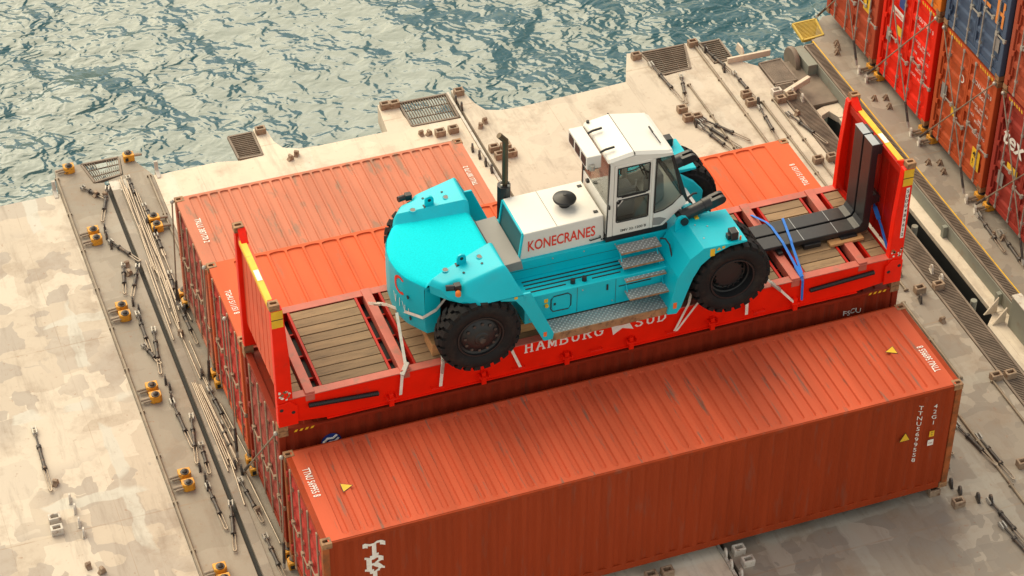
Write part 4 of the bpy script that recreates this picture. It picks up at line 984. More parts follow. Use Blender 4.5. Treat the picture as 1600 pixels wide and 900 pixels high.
    part(MB().cyl(q-dirv*.02,q+dirv*.05,.095,16),'clevis_root',M_FORK,cy,smooth=40)
    mb = MB(); mb.prism([(-.13,-.34),(.16,-.34),(.13,.02),(.08,.10),(0,.125),(-.08,.10),(-.125,.02)],1,yy(s,d+.10),yy(s,d+.15)); mb.v = [(v[0]+7.74,v[1],v[2]+5.29) for v in mb.v]; br = part(mb,'cylinder_bracket',M_TEAL,T,bevel=.01)
    mb = MB(); mb.cyl((7.78,yy(s,d-.13),5.30),(7.78,yy(s,d+.19),5.30),.075,16); part(mb,'trunnion_pin',M_BLACK,br,smooth=40)
    a_,b_ = span(s,.60,.80); mb = MB(); mb.prism([(7.52,4.96),(8.30,4.96),(8.2,5.12),(7.9,5.14)],1,a_,b_); part(mb,'bracket_foot',M_TEAL,T,bevel=.01)
# side access hatch, switch, handle on the near tank
e = YC-1.17
mb = MB(); mb.tube([(5.16,e-.004,4.18),(5.12,e-.004,4.24),(5.12,e-.004,4.46),(5.17,e-.004,4.52),(5.44,e-.004,4.53),(5.50,e-.004,4.47),(5.50,e-.004,4.24),(5.45,e-.004,4.17),(5.16,e-.004,4.18)],.011,6); part(mb,'hatch_gasket',M_BLACK,T)
mb = MB(); mb.box(5.15,5.47,e-.006,e-.001,4.19,4.51); hd = part(mb,'access_hatch',M_TEAL,T,bevel=.004)
mb = MB(); mb.box(5.17,5.21,e-.012,e-.006,4.32,4.37); part(mb,'hatch_latch',M_BLACK,hd)
mb = MB(); mb.box(4.99,5.06,e-.006,e,4.42,4.50); part(mb,'warning_label',M_YEL,T)
mb = MB(); mb.cyl((5.03,e,4.36),(5.03,e-.04,4.36),.035,12); part(mb,'battery_switch',M_YEL,T,smooth=40)
mb = MB(); mb.box(6.18,6.21,e-.02,e,4.40,4.52); part(mb,'hatch_latch',M_BLACK,T)
mb = MB(); mb.box(6.42,7.05,e-.004,e,4.40,4.425); part(mb,'vent_slot',M_DARK,T)
# access steps
for k,(d,z) in enumerate(((.98,4.98),(1.12,4.76),(1.26,4.56),(1.46,4.30))):
    mb = MB(); mb.box(6.52,7.30,YC-d,YC-d+.26,z-.02,z); s_ = part(mb,'step',M_CHK,T)
    mb = MB(); mb.box(6.52,7.30,YC-d-.006,YC-d,z-.028,z+.003); part(mb,'step_nosing',M_CAST,s_)
for x in (6.56,7.26):
    mb = MB(); mb.tube([(x,YC-.78,4.96),(x,YC-.95,4.74),(x,YC-1.08,4.54),(x,YC-1.25,4.29)],.012,6); part(mb,'step_hanger',M_TEAL,T)
mb = MB(); mb.tube([(7.32,YC-.86,5.04),(7.40,YC-.92,5.05),(7.44,YC-1.02,4.98),(7.44,YC-1.38,4.52),(7.42,YC-1.46,4.40)],.016,8); part(mb,'hand_rail',M_BLACK,T,smooth=60)

# --- engine hood
mb = MB(); mb.prism([(4.75,4.97),(6.36,5.00),(6.335,5.585),(4.825,5.555)],1,YC-.55,YC+.55); HD = part(mb,'engine_hood',M_WHITE,T,bevel=.018)
# rear grille set into the sloping face, frame proud of the mesh
def rear_h(y,f,off): # f 0 bottom .. 1 top
    return (4.75+.075*f-off, y, 4.97+.585*f)
mb = MB()
for (y0,f0),(y1,f1) in (((-.52,.04),(.52,.04)),((-.52,.96),(.52,.96)),((-.52,.04),(-.52,.96)),((.52,.04),(.52,.96))):
    mb.bar(rear_h(YC+y0,f0,.012),rear_h(YC+y1,f1,.012),.05,.03,up=(1,0,.1))
part(mb,'grille_frame',M_TEAL,HD)
mb = MB(); mb.add([rear_h(YC-.5,.06,.006),rear_h(YC+.5,.06,.006),rear_h(YC+.5,.94,.006),rear_h(YC-.5,.94,.006)],[(0,1,2,3)])
part(mb,'grille_mesh',M_TEALD,HD)
mb = MB(); mb.lathe([(.10,-.01),(.10,.05),(.145,.08),(.205,.12),(.215,.15),(.205,.17),(.12,.215),(.03,.235),(.03,.245),(0,.245)],(5.79,YC-.02,5.58),2,32); part(mb,'air_intake',M_BLACK,HD,smooth=35)
mb = MB(); mb.tube([(6.08,YC-.55,5.10),(6.08,YC-.59,5.11),(6.28,YC-.59,5.135),(6.28,YC-.55,5.14)],.013,6); part(mb,'hood_handle',M_BLACK,HD)
for x in (6.31,6.345):
    mb = MB(); mb.cyl((x,YC-.552,5.06),(x,YC-.566,5.06),.014,8); part(mb,'hood_latch',M_BLACK,HD)
nx = Vector((1,0,.022)).normalized()
lettering('KONECRANES',T,(4.89-5.9,-.553,5.155-3.6),nx,(0,0,1),.315,M_REDP,width=1.28,bold=.016)
# exhaust stack
EX = Vector((4.90,YC+.70,5.0))
ex = part(MB().cyl(EX,EX+Vector((0,0,.74)),.13,8),'exhaust_silencer',M_FORK,T)
part(MB().cyl(EX+Vector((.02,0,.74)),EX+Vector((.02,0,1.74)),.056,16),'exhaust_pipe',M_STACK,ex,smooth=40)
mb = MB(); mb.cyl(EX+Vector((.035,0,1.70)),EX+Vector((-.10,0,1.86)),.056,16); part(mb,'exhaust_tip',M_STACK,ex,smooth=40)
for a in range(4):
    mb = MB(); p = EX+Vector((.02+.085*math.cos(a*1.57+.4),.085*math.sin(a*1.57+.4),.74)); mb.cyl(p,p+Vector((0,0,.04)),.02,6); part(mb,'clamp_bolt',M_STEEL,ex)

# --- cab
def glassp(poly, y0, y1, nm='window_pane'):
    mb = MB(); mb.prism(poly,1,y0,y1); return part(mb,nm,M_GLASS,T)
CB = .64
mb = MB(); mb.box(6.36,7.56,YC-CB+.01,YC+CB-.01,5.02,5.14); part(mb,'cab_mount',M_BLACK,T,bevel=.01)
mb = MB(); mb.box(6.42,7.46,YC-CB+.05,YC+CB-.05,5.14,5.19); part(mb,'cab_floor',M_CABIN,T)
for s in (-1,1):
    a,b = span(s,CB-.05,CB)
    for nm,poly in (('cab_pillar',[(6.38,5.14),(6.475,5.14),(6.475,6.70),(6.40,6.78)]),('cab_pillar',[(7.195,5.14),(7.255,5.14),(7.255,6.70),(7.195,6.70)]),
                    ('roof_rail',[(6.478,6.695),(7.60,6.67),(7.56,6.74),(6.86,6.84),(6.40,6.785)]),
                    ('cab_side_panel',[(7.262,5.14),(7.46,5.14),(7.90,5.54),(7.83,5.75),(7.62,5.56),(7.45,5.47),(7.262,5.45)])):
        mb = MB(); mb.prism(poly,1,a,b); part(mb,nm,M_WHITE,T,bevel=.008)
    mb = MB(); mb.prism([(7.262,5.19),(7.40,5.17),(7.52,5.28),(7.40,5.34),(7.262,5.36)],1,*span(s,CB,CB+.004)); part(mb,'vent_panel',M_GREY,T)
    mb = MB(); mb.prism([(7.80,5.74),(7.90,5.55),(7.93,5.60),(7.60,6.68),(7.555,6.68)],1,a,b); part(mb,'front_pillar',M_BLACK,T,bevel=.006)
    # door: a frame of its own with two panes
    a,b = span(s,CB-.045,CB+.008)
    mb = MB(); mb.prism([(6.48,5.15),(7.19,5.15),(7.19,5.42),(6.60,5.42),(6.53,5.48),(6.48,5.48)],1,a,b); door = part(mb,'cab_door',M_WHITE,T,bevel=.008)
    for poly in ([(6.48,5.48),(6.53,5.48),(6.53,6.69),(6.48,6.69)],[(7.16,5.42),(7.19,5.42),(7.19,6.69),(7.16,6.69)],[(6.53,6.64),(7.16,6.64),(7.16,6.69),(6.53,6.69)],[(6.53,5.93),(7.16,5.95),(7.16,6.0),(6.53,5.99)],[(6.53,5.74),(6.68,5.93),(6.53,5.93)]):
        mb = MB(); mb.prism(poly,1,a+.001,b-.001); part(mb,'door_rail',M_WHITE,door,bevel=.006)
    for (xa,xb,za,zb) in ((6.53,7.16,5.995,6.64),(6.53,7.16,5.425,5.94)):
        mb = MB(); y = yy(s,CB+.004)
        mb.tube([(xa+.03,y,za+.012),(xb-.03,y,za+.012),(xb-.012,y,za+.03),(xb-.012,y,zb-.03),(xb-.03,y,zb-.012),(xa+.03,y,zb-.012),(xa+.012,y,zb-.03),(xa+.012,y,za+.03),(xa+.03,y,za+.012)],.014,6); part(mb,'window_seal',M_BLACK,door)
    for poly in ([(6.53,5.99),(7.16,6.0),(7.16,6.64),(6.53,6.64)],[(6.53,5.48),(6.60,5.42),(7.16,5.42),(7.16,5.95),(6.68,5.93),(6.53,5.74)]):
        mb = MB(); mb.prism(poly,1,*span(s,CB-.025,CB-.017)); part(mb,'door_pane',M_GLASS,door)
    mb = MB(); mb.bar((6.56,yy(s,CB+.02),5.86),(6.60,yy(s,CB+.02),5.93),.03,.03); part(mb,'door_handle',M_BLACK,door)
    mb = MB(); mb.bar((6.62,yy(s,CB+.02),6.0),(7.08,yy(s,CB+.02),6.01),.02,.03); part(mb,'door_grab_bar',M_BLACK,door)
    glassp([(7.265,5.45),(7.45,5.475),(7.62,5.565),(7.80,5.74),(7.556,6.66),(7.265,6.67)],*span(s,CB-.03,CB-.022))
    mb = MB(); y = yy(s,CB+.004); mb.tube([(7.275,y,5.47),(7.45,y,5.49),(7.62,y,5.58),(7.79,y,5.75),(7.56,y,6.65),(7.28,y,6.66),(7.275,y,5.47)],.013,6); part(mb,'window_seal',M_BLACK,T)
lettering('SMV 32-1200 B',T,(6.62-5.9,-CB-.012,5.215-3.6),(1,0,.01),(0,0,1),.075,M_BLKP,width=.50,bold=.008)
def quad(nm, m, pts, th=(0,0,0), parent=T):
    mb = MB(); V = [Vector(p) for p in pts]; d = Vector(th); n = len(V)
    mb.add(V+[v+d for v in V],[list(range(n))[::-1],list(range(n,2*n))]+[[i,(i+1)%n,n+(i+1)%n,n+i] for i in range(n)]); return part(mb,nm,m,parent)
quad('windscreen',M_GLASS,[(7.60,YC-.58,6.66),(7.60,YC+.58,6.66),(7.905,YC+.58,5.62),(7.905,YC-.58,5.62)],(-.008,0,0))
quad('cab_front_panel',M_WHITE,[(7.90,YC-.59,5.56),(7.90,YC+.59,5.56),(7.46,YC+.59,5.15),(7.46,YC-.59,5.15)],(-.04,0,.03))
mb = MB(); mb.box(7.86,7.92,YC-.59,YC+.59,5.555,5.62); part(mb,'windscreen_seal',M_BLACK,T)
mb = MB(); mb.box(6.385,6.42,YC-.59,YC+.59,5.14,5.78); part(mb,'cab_rear_panel',M_WHITE,T,bevel=.006)
quad('rear_window',M_GLASS,[(6.395,YC-.585,5.78),(6.395,YC+.585,5.78),(6.405,YC+.585,6.70),(6.405,YC-.585,6.70)],(.008,0,0))
for sgn in (-1,1):
    mb = MB(); mb.box(6.375,6.395,min(YC+sgn*.585,YC+sgn*.63),max(YC+sgn*.585,YC+sgn*.63),5.16,6.72); part(mb,'rear_seal',M_BLACK,T)
# roof: two sloping sheets with chamfered edges, a seam between them
def roofsec(x, z, hw, drop): return [(x,YC-hw,z-drop),(x,YC-hw,z-.045),(x,YC-hw+.055,z),(x,YC+hw-.055,z),(x,YC+hw,z-.045),(x,YC+hw,z-drop)]
for nm, secs in (('roof_rear',[roofsec(6.36,6.80,.60,.04),roofsec(6.39,6.835,.645,.05),roofsec(6.835,6.91,.645,.06)]),('roof_front',[roofsec(6.85,6.91,.645,.06),roofsec(7.52,6.775,.645,.05),roofsec(7.60,6.735,.60,.04)])):
    mb = MB(); n = 6; vs = []
    for s_ in secs: vs += s_
    fs = [[i*n+k,i*n+(k+1)%n,(i+1)*n+(k+1)%n,(i+1)*n+k] for i in range(len(secs)-1) for k in range(n)]+[list(range(n))[::-1],list(range((len(secs)-1)*n,len(secs)*n))]
    mb.add(vs,fs); RF = part(mb,nm,M_WHITE,T,bevel=.012)
mb = MB(); mb.box(6.834,6.852,YC-.64,YC+.64,6.86,6.90); part(mb,'roof_seam',M_DARK,T)
mb = MB(); mb.box(6.02,6.29,YC-.46,YC+.46,6.60,6.875); AC = part(mb,'air_conditioner',M_WHITE,T,bevel=.014)
for k in (-1,0,1):
    c_ = YC+k*.29; mb = MB(); mb.prism([(c_-.11,6.66),(c_-.09,6.64),(c_+.09,6.64),(c_+.11,6.66),(c_+.11,6.81),(c_+.09,6.83),(c_-.09,6.83),(c_-.11,6.81)],0,6.014,6.03); part(mb,'fan_opening',M_BLACK,AC)
mb = MB(); mb.box(6.06,6.26,YC-.42,YC+.42,6.56,6.60); part(mb,'unit_base',M_BLACK,AC)
for d in (-.38,.22):
    mb = MB(); mb.tube([(6.27,YC+d,6.78),(6.30,YC+d,6.87),(6.38,YC+d,6.905),(6.56,YC+d,6.925)],.022,8); part(mb,'support_bar',M_FORK,AC,smooth=60)
mb = MB(); mb.cyl((6.10,YC-.5,6.62),(6.10,YC-.5,6.72),.05,12); part(mb,'receiver_dryer',M_STEEL,AC,smooth=40)
mb = MB(); mb.cyl((6.43,YC+.56,6.84),(6.43,YC+.56,6.88),.03,10); part(mb,'beacon_base',M_BLACK,T)
mb = MB(); mb.tube([(7.42,YC-.42,6.83),(7.40,YC-.10,6.85),(7.40,YC+.02,6.87)],.012,6); part(mb,'wiper_arm',M_BLACK,T)
mb = MB(); mb.box(7.385,7.41,YC-.12,YC+.06,6.85,6.875); part(mb,'wiper_blade',M_BLACK,T)
mb = MB(); mb.box(5.96,6.02,YC-.62,YC-.54,6.44,6.50); part(mb,'rear_lamp',M_BLACK,T,bevel=.01)
mb = MB(); mb.box(6.365,6.40,YC-.70,YC-.64,5.80,5.87); part(mb,'pillar_latch',M_BLACK,T,bevel=.01)
# cab interior
mb = MB(); mb.box(6.62,7.08,YC-.24,YC+.24,5.19,5.55); mb.box(6.60,7.12,YC-.26,YC+.26,5.55,5.67); part(mb,'seat',M_SEAT,T,bevel=.05)
mb = MB(); mb.prism([(6.56,5.64),(6.68,5.64),(6.62,6.38),(6.50,6.36)],1,YC-.24,YC+.24); part(mb,'seat_back',M_SEAT,T,bevel=.05)
for s in (-1,1):
    mb = MB(); mb.box(6.66,7.02,yy(s,.34)-.05,yy(s,.34)+.05,5.84,5.92); part(mb,'arm_rest',M_SEAT,T,bevel=.02)
mb = MB(); mb.prism([(7.42,5.19),(7.66,5.42),(7.62,5.95),(7.40,5.90)],1,YC-.22,YC+.22); part(mb,'dashboard',M_SEAT,T,bevel=.03)
mb = MB(); c = Vector((7.30,YC,5.98)); ring = [c+Vector((-.05*math.sin(t),.18*math.cos(t),.17*math.sin(t))) for t in [2*math.pi*i/20 for i in range(21)]]; mb.tube(ring,.014,6); mb.cyl(c,c+Vector((.16,0,-.12)),.02,8); part(mb,'steering_wheel',M_BLACK,T,smooth=60)
mb = MB(); mb.cyl((7.0,YC-.36,5.9),(7.02,YC-.36,6.08),.014,8); part(mb,'control_lever',M_WHITEP,T)
# front cross member and hoses
mb = MB(); mb.prism([(7.92,4.75),(8.42,4.75),(8.42,4.92),(8.06,5.10),(7.92,5.10)],1,YC-.52,YC+.52); part(mb,'front_cross_member',M_WHITE,T,bevel=.02)
for k in range(3):
    y = YC-.16-.07*k
    mb = MB(); mb.tube([(7.94,y+.2,5.04),(7.96,y+.18,5.22),(8.06,y+.1,5.30),(8.16,y,5.22),(8.20,y-.12,5.06),(8.18,y-.24,4.94)],.021,8); part(mb,'hydraulic_hose',M_BLACK,T,smooth=60)
mb = MB(); mb.tube([(7.84,YC-.52,5.46),(7.98,YC-.50,5.52),(8.12,YC-.44,5.54),(8.20,YC-.40,5.50)],.02,8); part(mb,'hydraulic_hose',M_BLACK,T,smooth=60)
mb = MB(); mb.box(8.02,8.10,YC-.80,YC-.70,5.12,5.26); part(mb,'cylinder_stop',M_YEL,T,bevel=.01)

# ================================================================== CARGO AND LASHINGS ON THE FLAT RACK
def fork(y, label):
    t = thing('truck_fork',label,'fork',(9.4,y,3.66),'forks of the lift truck lying on the flat rack')
    zt = 3.80; poly = [(9.40,zt-.03),(9.46,zt),(11.55,zt),(11.66,zt+.03),(11.71,zt+.12),(11.72,5.70),(11.86,5.70),(11.86,zt-.02),(11.83,zt-.10),(11.74,zt-.125),(10.8,zt-.115),(9.44,zt-.055)]
    mb = MB(); mb.prism(poly,1,y,y+.335); part(mb,'fork_blade',M_FORK,t,bevel=.012)
    mb = MB(); mb.box(11.715,11.865,y-.003,y+.338,5.70,5.712); part(mb,'fork_top',M_FORKT,t,bevel=.003)
    mb = MB(); mb.prism([(11.86,4.25),(12.03,4.32),(12.03,4.45),(11.96,4.5),(11.86,4.5)],1,y+.02,y+.315); part(mb,'fork_hook',M_FORK,t,bevel=.01)
    mb = MB(); mb.prism([(11.86,5.45),(11.95,5.45),(11.95,5.68),(11.86,5.68)],1,y+.02,y+.315); part(mb,'fork_hook',M_FORK,t,bevel=.01)
    for x in (10.5,11.2):
        mb = MB(); mb.box(x,x+.012,y+.004,y+.331,zt+.001,zt+.004); part(mb,'scribe_line',M_FORKT,t)
fork(3.83,'black steel lift truck fork lying on the flat rack, seaward of the pair')
fork(3.45,'black steel lift truck fork lying on the flat rack, nearer one under the blue strap')
for i,(x0,x1,y0,y1,lb) in enumerate(((9.95,10.05,3.36,4.20,'black dunnage bar under the fork tips'),(10.5,10.85,3.40,4.20,'black dunnage block under the middle of the forks'),(11.25,11.6,3.38,4.24,'black dunnage block under the heel of the forks'))):
    mb = MB(); mb.box(x0,x1,y0,y1,FT,3.695); solo(mb,'dunnage_block',M_BLACK,lb,'dunnage','dunnage under the forks',bevel=.01)
mb = MB(); mb.box(11.0,11.7,3.30,3.46,FT,3.66); solo(mb,'timber_block',M_TIMB,'pale timber wedge under the near fork heel','timber',bevel=.008)
for i,(x0,x1,y0,y1,lb) in enumerate(((2.98,3.28,3.35,4.4,'timber block under the truck tail beside the rear plate'),(2.95,3.2,2.88,3.32,'timber block on the planks just left of the rear wheel'),(4.2,5.0,2.95,3.2,'long timber baulk on the planks behind the rear wheel'),(4.2,5.0,3.4,3.65,'second timber baulk under the chassis behind the rear wheel'))):
    mb = MB(); mb.box(x0,x1,y0,y1,FT,FT+(.26 if i < 2 else .2)); solo(mb,'timber_block',M_TIMB,lb,'timber','timber blocks under the truck',bevel=.008)
def strap(label, path, ax, m, w=.05, group=None, ratchet=None):
    t = thing('lashing_strap',label,'strap',path[0],group)
    mb = MB(); mb.strip(path,w,ax); part(mb,'webbing',m,t)
    if ratchet is not None:
        i, f = ratchet; p = Vector(path[i]).lerp(Vector(path[i+1]),f); d = (Vector(path[i+1])-Vector(path[i])).normalized()
        mb = MB(); mb.bar(p-d*.13,p+d*.13,w*1.6,.04); part(mb,'ratchet',M_STEEL if m is M_STRAPW else M_STRAPB,t,bevel=.006)
    return t
GW = 'white lashing straps'; GB = 'blue lashing straps'
strap('white strap slung round the truck tail to the far rail',[(2.30,4.62,3.64),(2.44,3.95,4.10),(2.62,3.25,4.42),(2.80,2.93,4.50),(3.05,2.92,4.62),(3.35,2.95,4.95)],(0,.2,1),M_STRAPW,.06,GW,(0,.6))
strap('white strap from the truck tail down to the near rail by the cross beam',[(2.50,3.50,4.25),(2.40,2.72,3.66),(2.30,ROW-.02,3.58),(2.25,ROW-.05,3.14)],(1,0,0),M_STRAPW,.055,GW,(1,.3))
strap('white strap on the rail left of the rear wheel',[(3.14,2.9,3.80),(3.06,ROW-.01,3.62),(3.0,ROW-.05,3.12)],(1,0,0),M_STRAPW,.06,GW,(1,.15))
strap('short white strap on the rail right of the rear wheel',[(4.18,2.75,3.75),(4.36,ROW-.01,3.55),(4.52,ROW-.04,3.12)],(1,0,0),M_STRAPW,.055,GW)
strap('white strap left of the front wheel, left strand of the crossing pair',[(7.92,2.75,3.95),(7.80,ROW-.01,3.66),(7.54,ROW-.04,3.11)],(1,0,0),M_STRAPW,.05,GW)
strap('white strap left of the front wheel, right strand of the crossing pair',[(8.25,2.78,3.85),(7.98,ROW-.02,3.64),(7.57,ROW-.055,3.11)],(1,0,0),M_STRAPW,.05,GW)
strap('white strap just right of the front wheel reaching the bracket',[(9.20,2.9,3.98),(9.42,2.68,3.72),(9.62,ROW-.02,3.52),(9.95,ROW-.05,3.12)],(1,0,0),M_STRAPW,.06,GW,(1,.7))
strap('short white strap hanging under the front wheel',[(8.98,ROW-.02,3.55),(8.98,ROW-.05,3.10)],(1,0,0),M_STRAPW,.06,GW)
strap('blue strap over both forks, left strand',[(9.98,4.72,3.62),(10.06,4.18,3.81),(10.09,4.0,3.818),(10.09,3.5,3.818),(10.09,3.42,3.80),(10.10,2.68,3.63),(10.10,ROW-.02,3.58),(10.11,ROW-.04,3.12)],(1,0,0),M_STRAPB,.05,GB,(4,.85))
strap('blue strap over both forks, right strand running down to the rail',[(10.40,4.18,3.815),(10.26,3.50,3.818),(10.24,3.43,3.80),(10.13,2.74,3.66)],(1,0,0),M_STRAPB,.05,GB)
strap('blue strap between the fork hook and the right end post',[(12.0,3.70,4.22),(11.98,3.2,3.92),(11.96,2.86,3.66)],(1,0,0),M_STRAPB,.05,GB,(0,.5))
strap('white strap tail hanging behind the forks at the right end wall',[(11.96,4.35,4.2),(11.92,4.1,3.95),(11.90,3.9,3.66)],(1,0,0),M_STRAPW,.05,GW)

# seams and bolts on the truck body
for x in (5.62,6.36):
    part(MB().box(x-.005,x+.005,YC-1.173,YC-1.168,4.05,4.60),'panel_seam',M_TEALD,T)
part(MB().box(4.24,7.1,YC-.624,YC-.619,4.80,4.808),'panel_seam',M_TEALD,T)
for x in (4.75,5.35,5.95,6.55,7.1):
    part(MB().cyl((x,YC-.62,4.93),(x,YC-.632,4.93),.014,8),'body_bolt',M_STEEL,T)
for x,z in ((4.72,4.52),(4.72,4.12),(5.72,4.52),(6.30,4.12),(7.25,4.50)):
    part(MB().cyl((x,YC-1.17,z),(x,YC-1.182,z),.013,8),'body_bolt',M_STEEL,T)
for x,d in ((7.95,.95),(8.15,1.05),(7.95,1.35)):
    part(MB().cyl((x,YC-d,5.225),(x,YC-d,5.245),.014,8),'body_bolt',M_STEEL,T)
part(MB().box(5.45,5.456,YC-.55,YC+.55,5.572,5.574),'hood_seam',M_DARK,HD)
for y in (-.40,.40):
    part(MB().box(6.20,6.28,YC+y-.03,YC+y+.03,5.583,5.597),'hood_hinge',M_BLACK,HD)

# ================================================================== DECK FITTINGS
ORD = ['first','second','third','fourth','fifth','sixth','seventh','eighth','ninth','tenth','eleventh','twelfth','thirteenth','fourteenth','fifteenth','sixteenth','seventeenth','eighteenth','nineteenth','twentieth']
def proto_done(t): return t
# prototypes are built at the origin (pointing along +x) and then moved to the first spot
def mk_twist():
    t = thing('twistlock','x','twistlock',world=False)
    mb = MB(); mb.prism([(-.12,-.10),(.12,-.10),(.12,.06),(.07,.10),(-.07,.10),(-.12,.06)],2,0,.17); part(mb,'housing',M_TWIST,t,local=True,bevel=.012)
    mb = MB(); mb.lathe([(.085,.165),(.085,.185),(.05,.19),(.055,.215),(.03,.235),(0,.24)],(0,.02,0),2,14); part(mb,'cone',M_TBK,t,local=True,smooth=40)
    mb = MB(); mb.cyl((.09,.0,.09),(.30,.0,.075),.03,8); mb.cyl((.09,.055,.07),(.26,.055,.06),.026,8); part(mb,'handle',M_ROD,t,local=True,smooth=40)
    mb = MB(); mb.box(-.09,-.02,-.106,-.098,.03,.12); part(mb,'slot',M_DARK,t,local=True)
    return t
def mk_turn():
    # 1.5 m long: jaw, screw, dark body, screw, loop
    t = thing('turnbuckle','x','turnbuckle',world=False)
    mb = MB(); mb.cyl((.46,0,.05),(.98,0,.05),.036,10); mb.cyl((.44,0,.05),(.50,0,.05),.052,8); mb.cyl((.94,0,.05),(1.0,0,.05),.052,8); part(mb,'body',M_TBK,t,local=True,smooth=40)
    mb = MB()
    for s in (-1,1): mb.cyl((.98,s*.028,.05),(1.46,s*.028,.05),.012,6)
    mb.tube([(1.46,-.028,.05),(1.50,-.02,.05),(1.52,0,.05),(1.50,.02,.05),(1.46,.028,.05)],.018,6); part(mb,'loop',M_ROD,t,local=True,smooth=40)
    mb = MB(); mb.cyl((.14,0,.05),(.46,0,.05),.02,8); part(mb,'screw',M_TBK,t,local=True,smooth=40)
    mb = MB()
    for s in (-1,1): mb.prism([(0,.0),(.14,.02),(.16,.05),(.14,.08),(0,.10),(-.04,.05)],1,s*.035-.012,s*.035+.012)
    mb.cyl((.0,-.055,.05),(.0,.055,.05),.016,8); part(mb,'jaw',M_STEEL,t,local=True)
    return t
def mk_rod():
    t = thing('lashing_rod','x','lashing rod',world=False)      # 1 m long, scaled along x
    part(MB().cyl((0,0,.03),(1,0,.03),.017,8),'bar',M_ROD,t,local=True,smooth=40)
    return t
def mk_sock(m):
    def f():
        mb = MB(); a,b,h = .115,.085,.15
        o = [(-a,-b),(a,-b),(a,b),(-a,b)]; i = [(-a*.62,-b*.5),(a*.62,-b*.5),(a*.62,b*.5),(-a*.62,b*.5)]
        vs = [(x,y,0) for x,y in o]+[(x,y,h) for x,y in o]+[(x,y,h) for x,y in i]+[(x,y,h-.11) for x,y in i]
        fs = [(0,1,5,4),(1,2,6,5),(2,3,7,6),(3,0,4,7)]
        for k in range(4): fs += [(4+k,4+(k+1)%4,8+(k+1)%4,8+k),(8+k,8+(k+1)%4,12+(k+1)%4,12+k)]
        fs.append((12,13,14,15)); mb.add(vs,fs)
        t = thing('container_socket','x','socket',world=False); part(mb,'seat_block',m,t,local=True,bevel=.012)
        return t
    return f
def mk_eye(m):
    def f():
        mb = MB(); poly = [(-.09,0),(.09,0),(.085,.10),(.06,.155),(.02,.18),(-.02,.18),(-.06,.155),(-.085,.10)]
        hole = [(.035*math.cos(t),.10+.035*math.sin(t)) for t in [math.pi*2*i/8 for i in range(8)]]
        n = len(poly); vs = []
        for y in (-.018,.018): vs += [(p[0],y,p[1]) for p in poly]+[(p[0],y,p[1]) for p in hole]
        fs = [[i,(i+1)%n,16+(i+1)%n,16+i] for i in range(n)]+[[8+i,8+(i+1)%8,24+(i+1)%8,24+i] for i in range(8)]
        # front and back faces as a ring of quads between outline and hole (matched by angle)
        ang = sorted(range(n),key=lambda i: math.atan2(poly[i][1]-.10,poly[i][0])%(2*math.pi))
        for off in (0,16):
            for k in range(8): fs.append([off+ang[k],off+ang[(k+1)%8],off+8+(k+1)%8,off+8+k])
        mb.add(vs,fs); t = thing('lashing_eye','x','lashing eye',world=False); part(mb,'eye_plate',m,t,local=True)
        part(MB().box(-.10,.10,-.03,.03,0,.015),'weld_pad',m,t,local=True)
        return t
    return f
def mk_nub():
    t = thing('deck_stop','x','stop',world=False)
    mb = MB(); mb.prism([(-.08,0),(.08,0),(.06,.10),(.02,.14),(-.03,.12),(-.02,.06)],1,-.05,.05); part(mb,'stop_block',M_SOCK,t,local=True,bevel=.01)
    return t
def mk_wedge():
    t = thing('deck_bracket','x','bracket',world=False)
    mb = MB(); mb.prism([(-.10,0),(.10,0),(.02,.14),(-.02,.14)],0,-.015,.015); mb.prism([(-.10,0),(.04,0),(0,.12)],1,-.015,.015); part(mb,'gusset_plates',M_SOCK,t,local=True)
    return t
PROTO = {}
def place(kind, mk, x, y, rz, label, group, sx=1, z=ZD, rx=0, ry=0):
    if kind not in PROTO: o = mk(); PROTO[kind] = o
    else: o = copy_tree(PROTO[kind])
    o.location = (x,y,z); o.rotation_euler = (rx,ry,rz); o.scale = (sx,1,1); o['label'] = label; o['group'] = group
    return o
def seg(kind, mk, p, q, label, group, length, z=ZD):
    d = Vector((q[0]-p[0],q[1]-p[1])); rz = math.atan2(d.y,d.x)
    return place(kind,mk,p[0],p[1],rz,label,group,sx=d.length/length,z=z)

# --- yellow twistlocks: pairs at the row boundaries
GT = 'yellow twistlocks on the left deck strip'
rows_y = [15.62,13.08,10.42,7.79,5.16,2.53]
for i, y in enumerate(rows_y):
    if i == 0:
        place('tw',mk_twist,-1.28,y,math.pi,'single yellow twistlock at the left end of the left deck tab',GT)
        place('tw',mk_twist,.06,y,0,'single yellow twistlock at the right end of the left deck tab',GT)
        continue
    for d,nm in ((.15,'seaward'),(-.15,'nearer')):
        place('tw',mk_twist,-1.26,y+d,math.pi,f'yellow twistlock, {nm} of {ORD[i-1]} left-handed pair from the sea, left deck strip',GT)
        if i < 6:
            if i == 1: place('tw',mk_twist,.06,y+d,0,f'yellow twistlock, {nm} of the pair with right-hand handles beside the salmon container',GT)
            else: place('tw',mk_twist,.06,y+d,0,f'yellow twistlock under container corners, {nm} at {ORD[i-2]} row joint from the sea',GT)
# --- under the containers, right end: dark seats
for k in range(4):
    for x,e in ((12.0,'right'),):
        for d in (.12,2.32):
            place('skw',mk_sock(M_SOCK),x,k*ROW+d,0,f'{"nearer" if d < 1 else "seaward"} dark seat under the right end of the container {["nearest to the camera","under the flat rack","behind the truck","nearest the water"][k]}','seats under container corners')
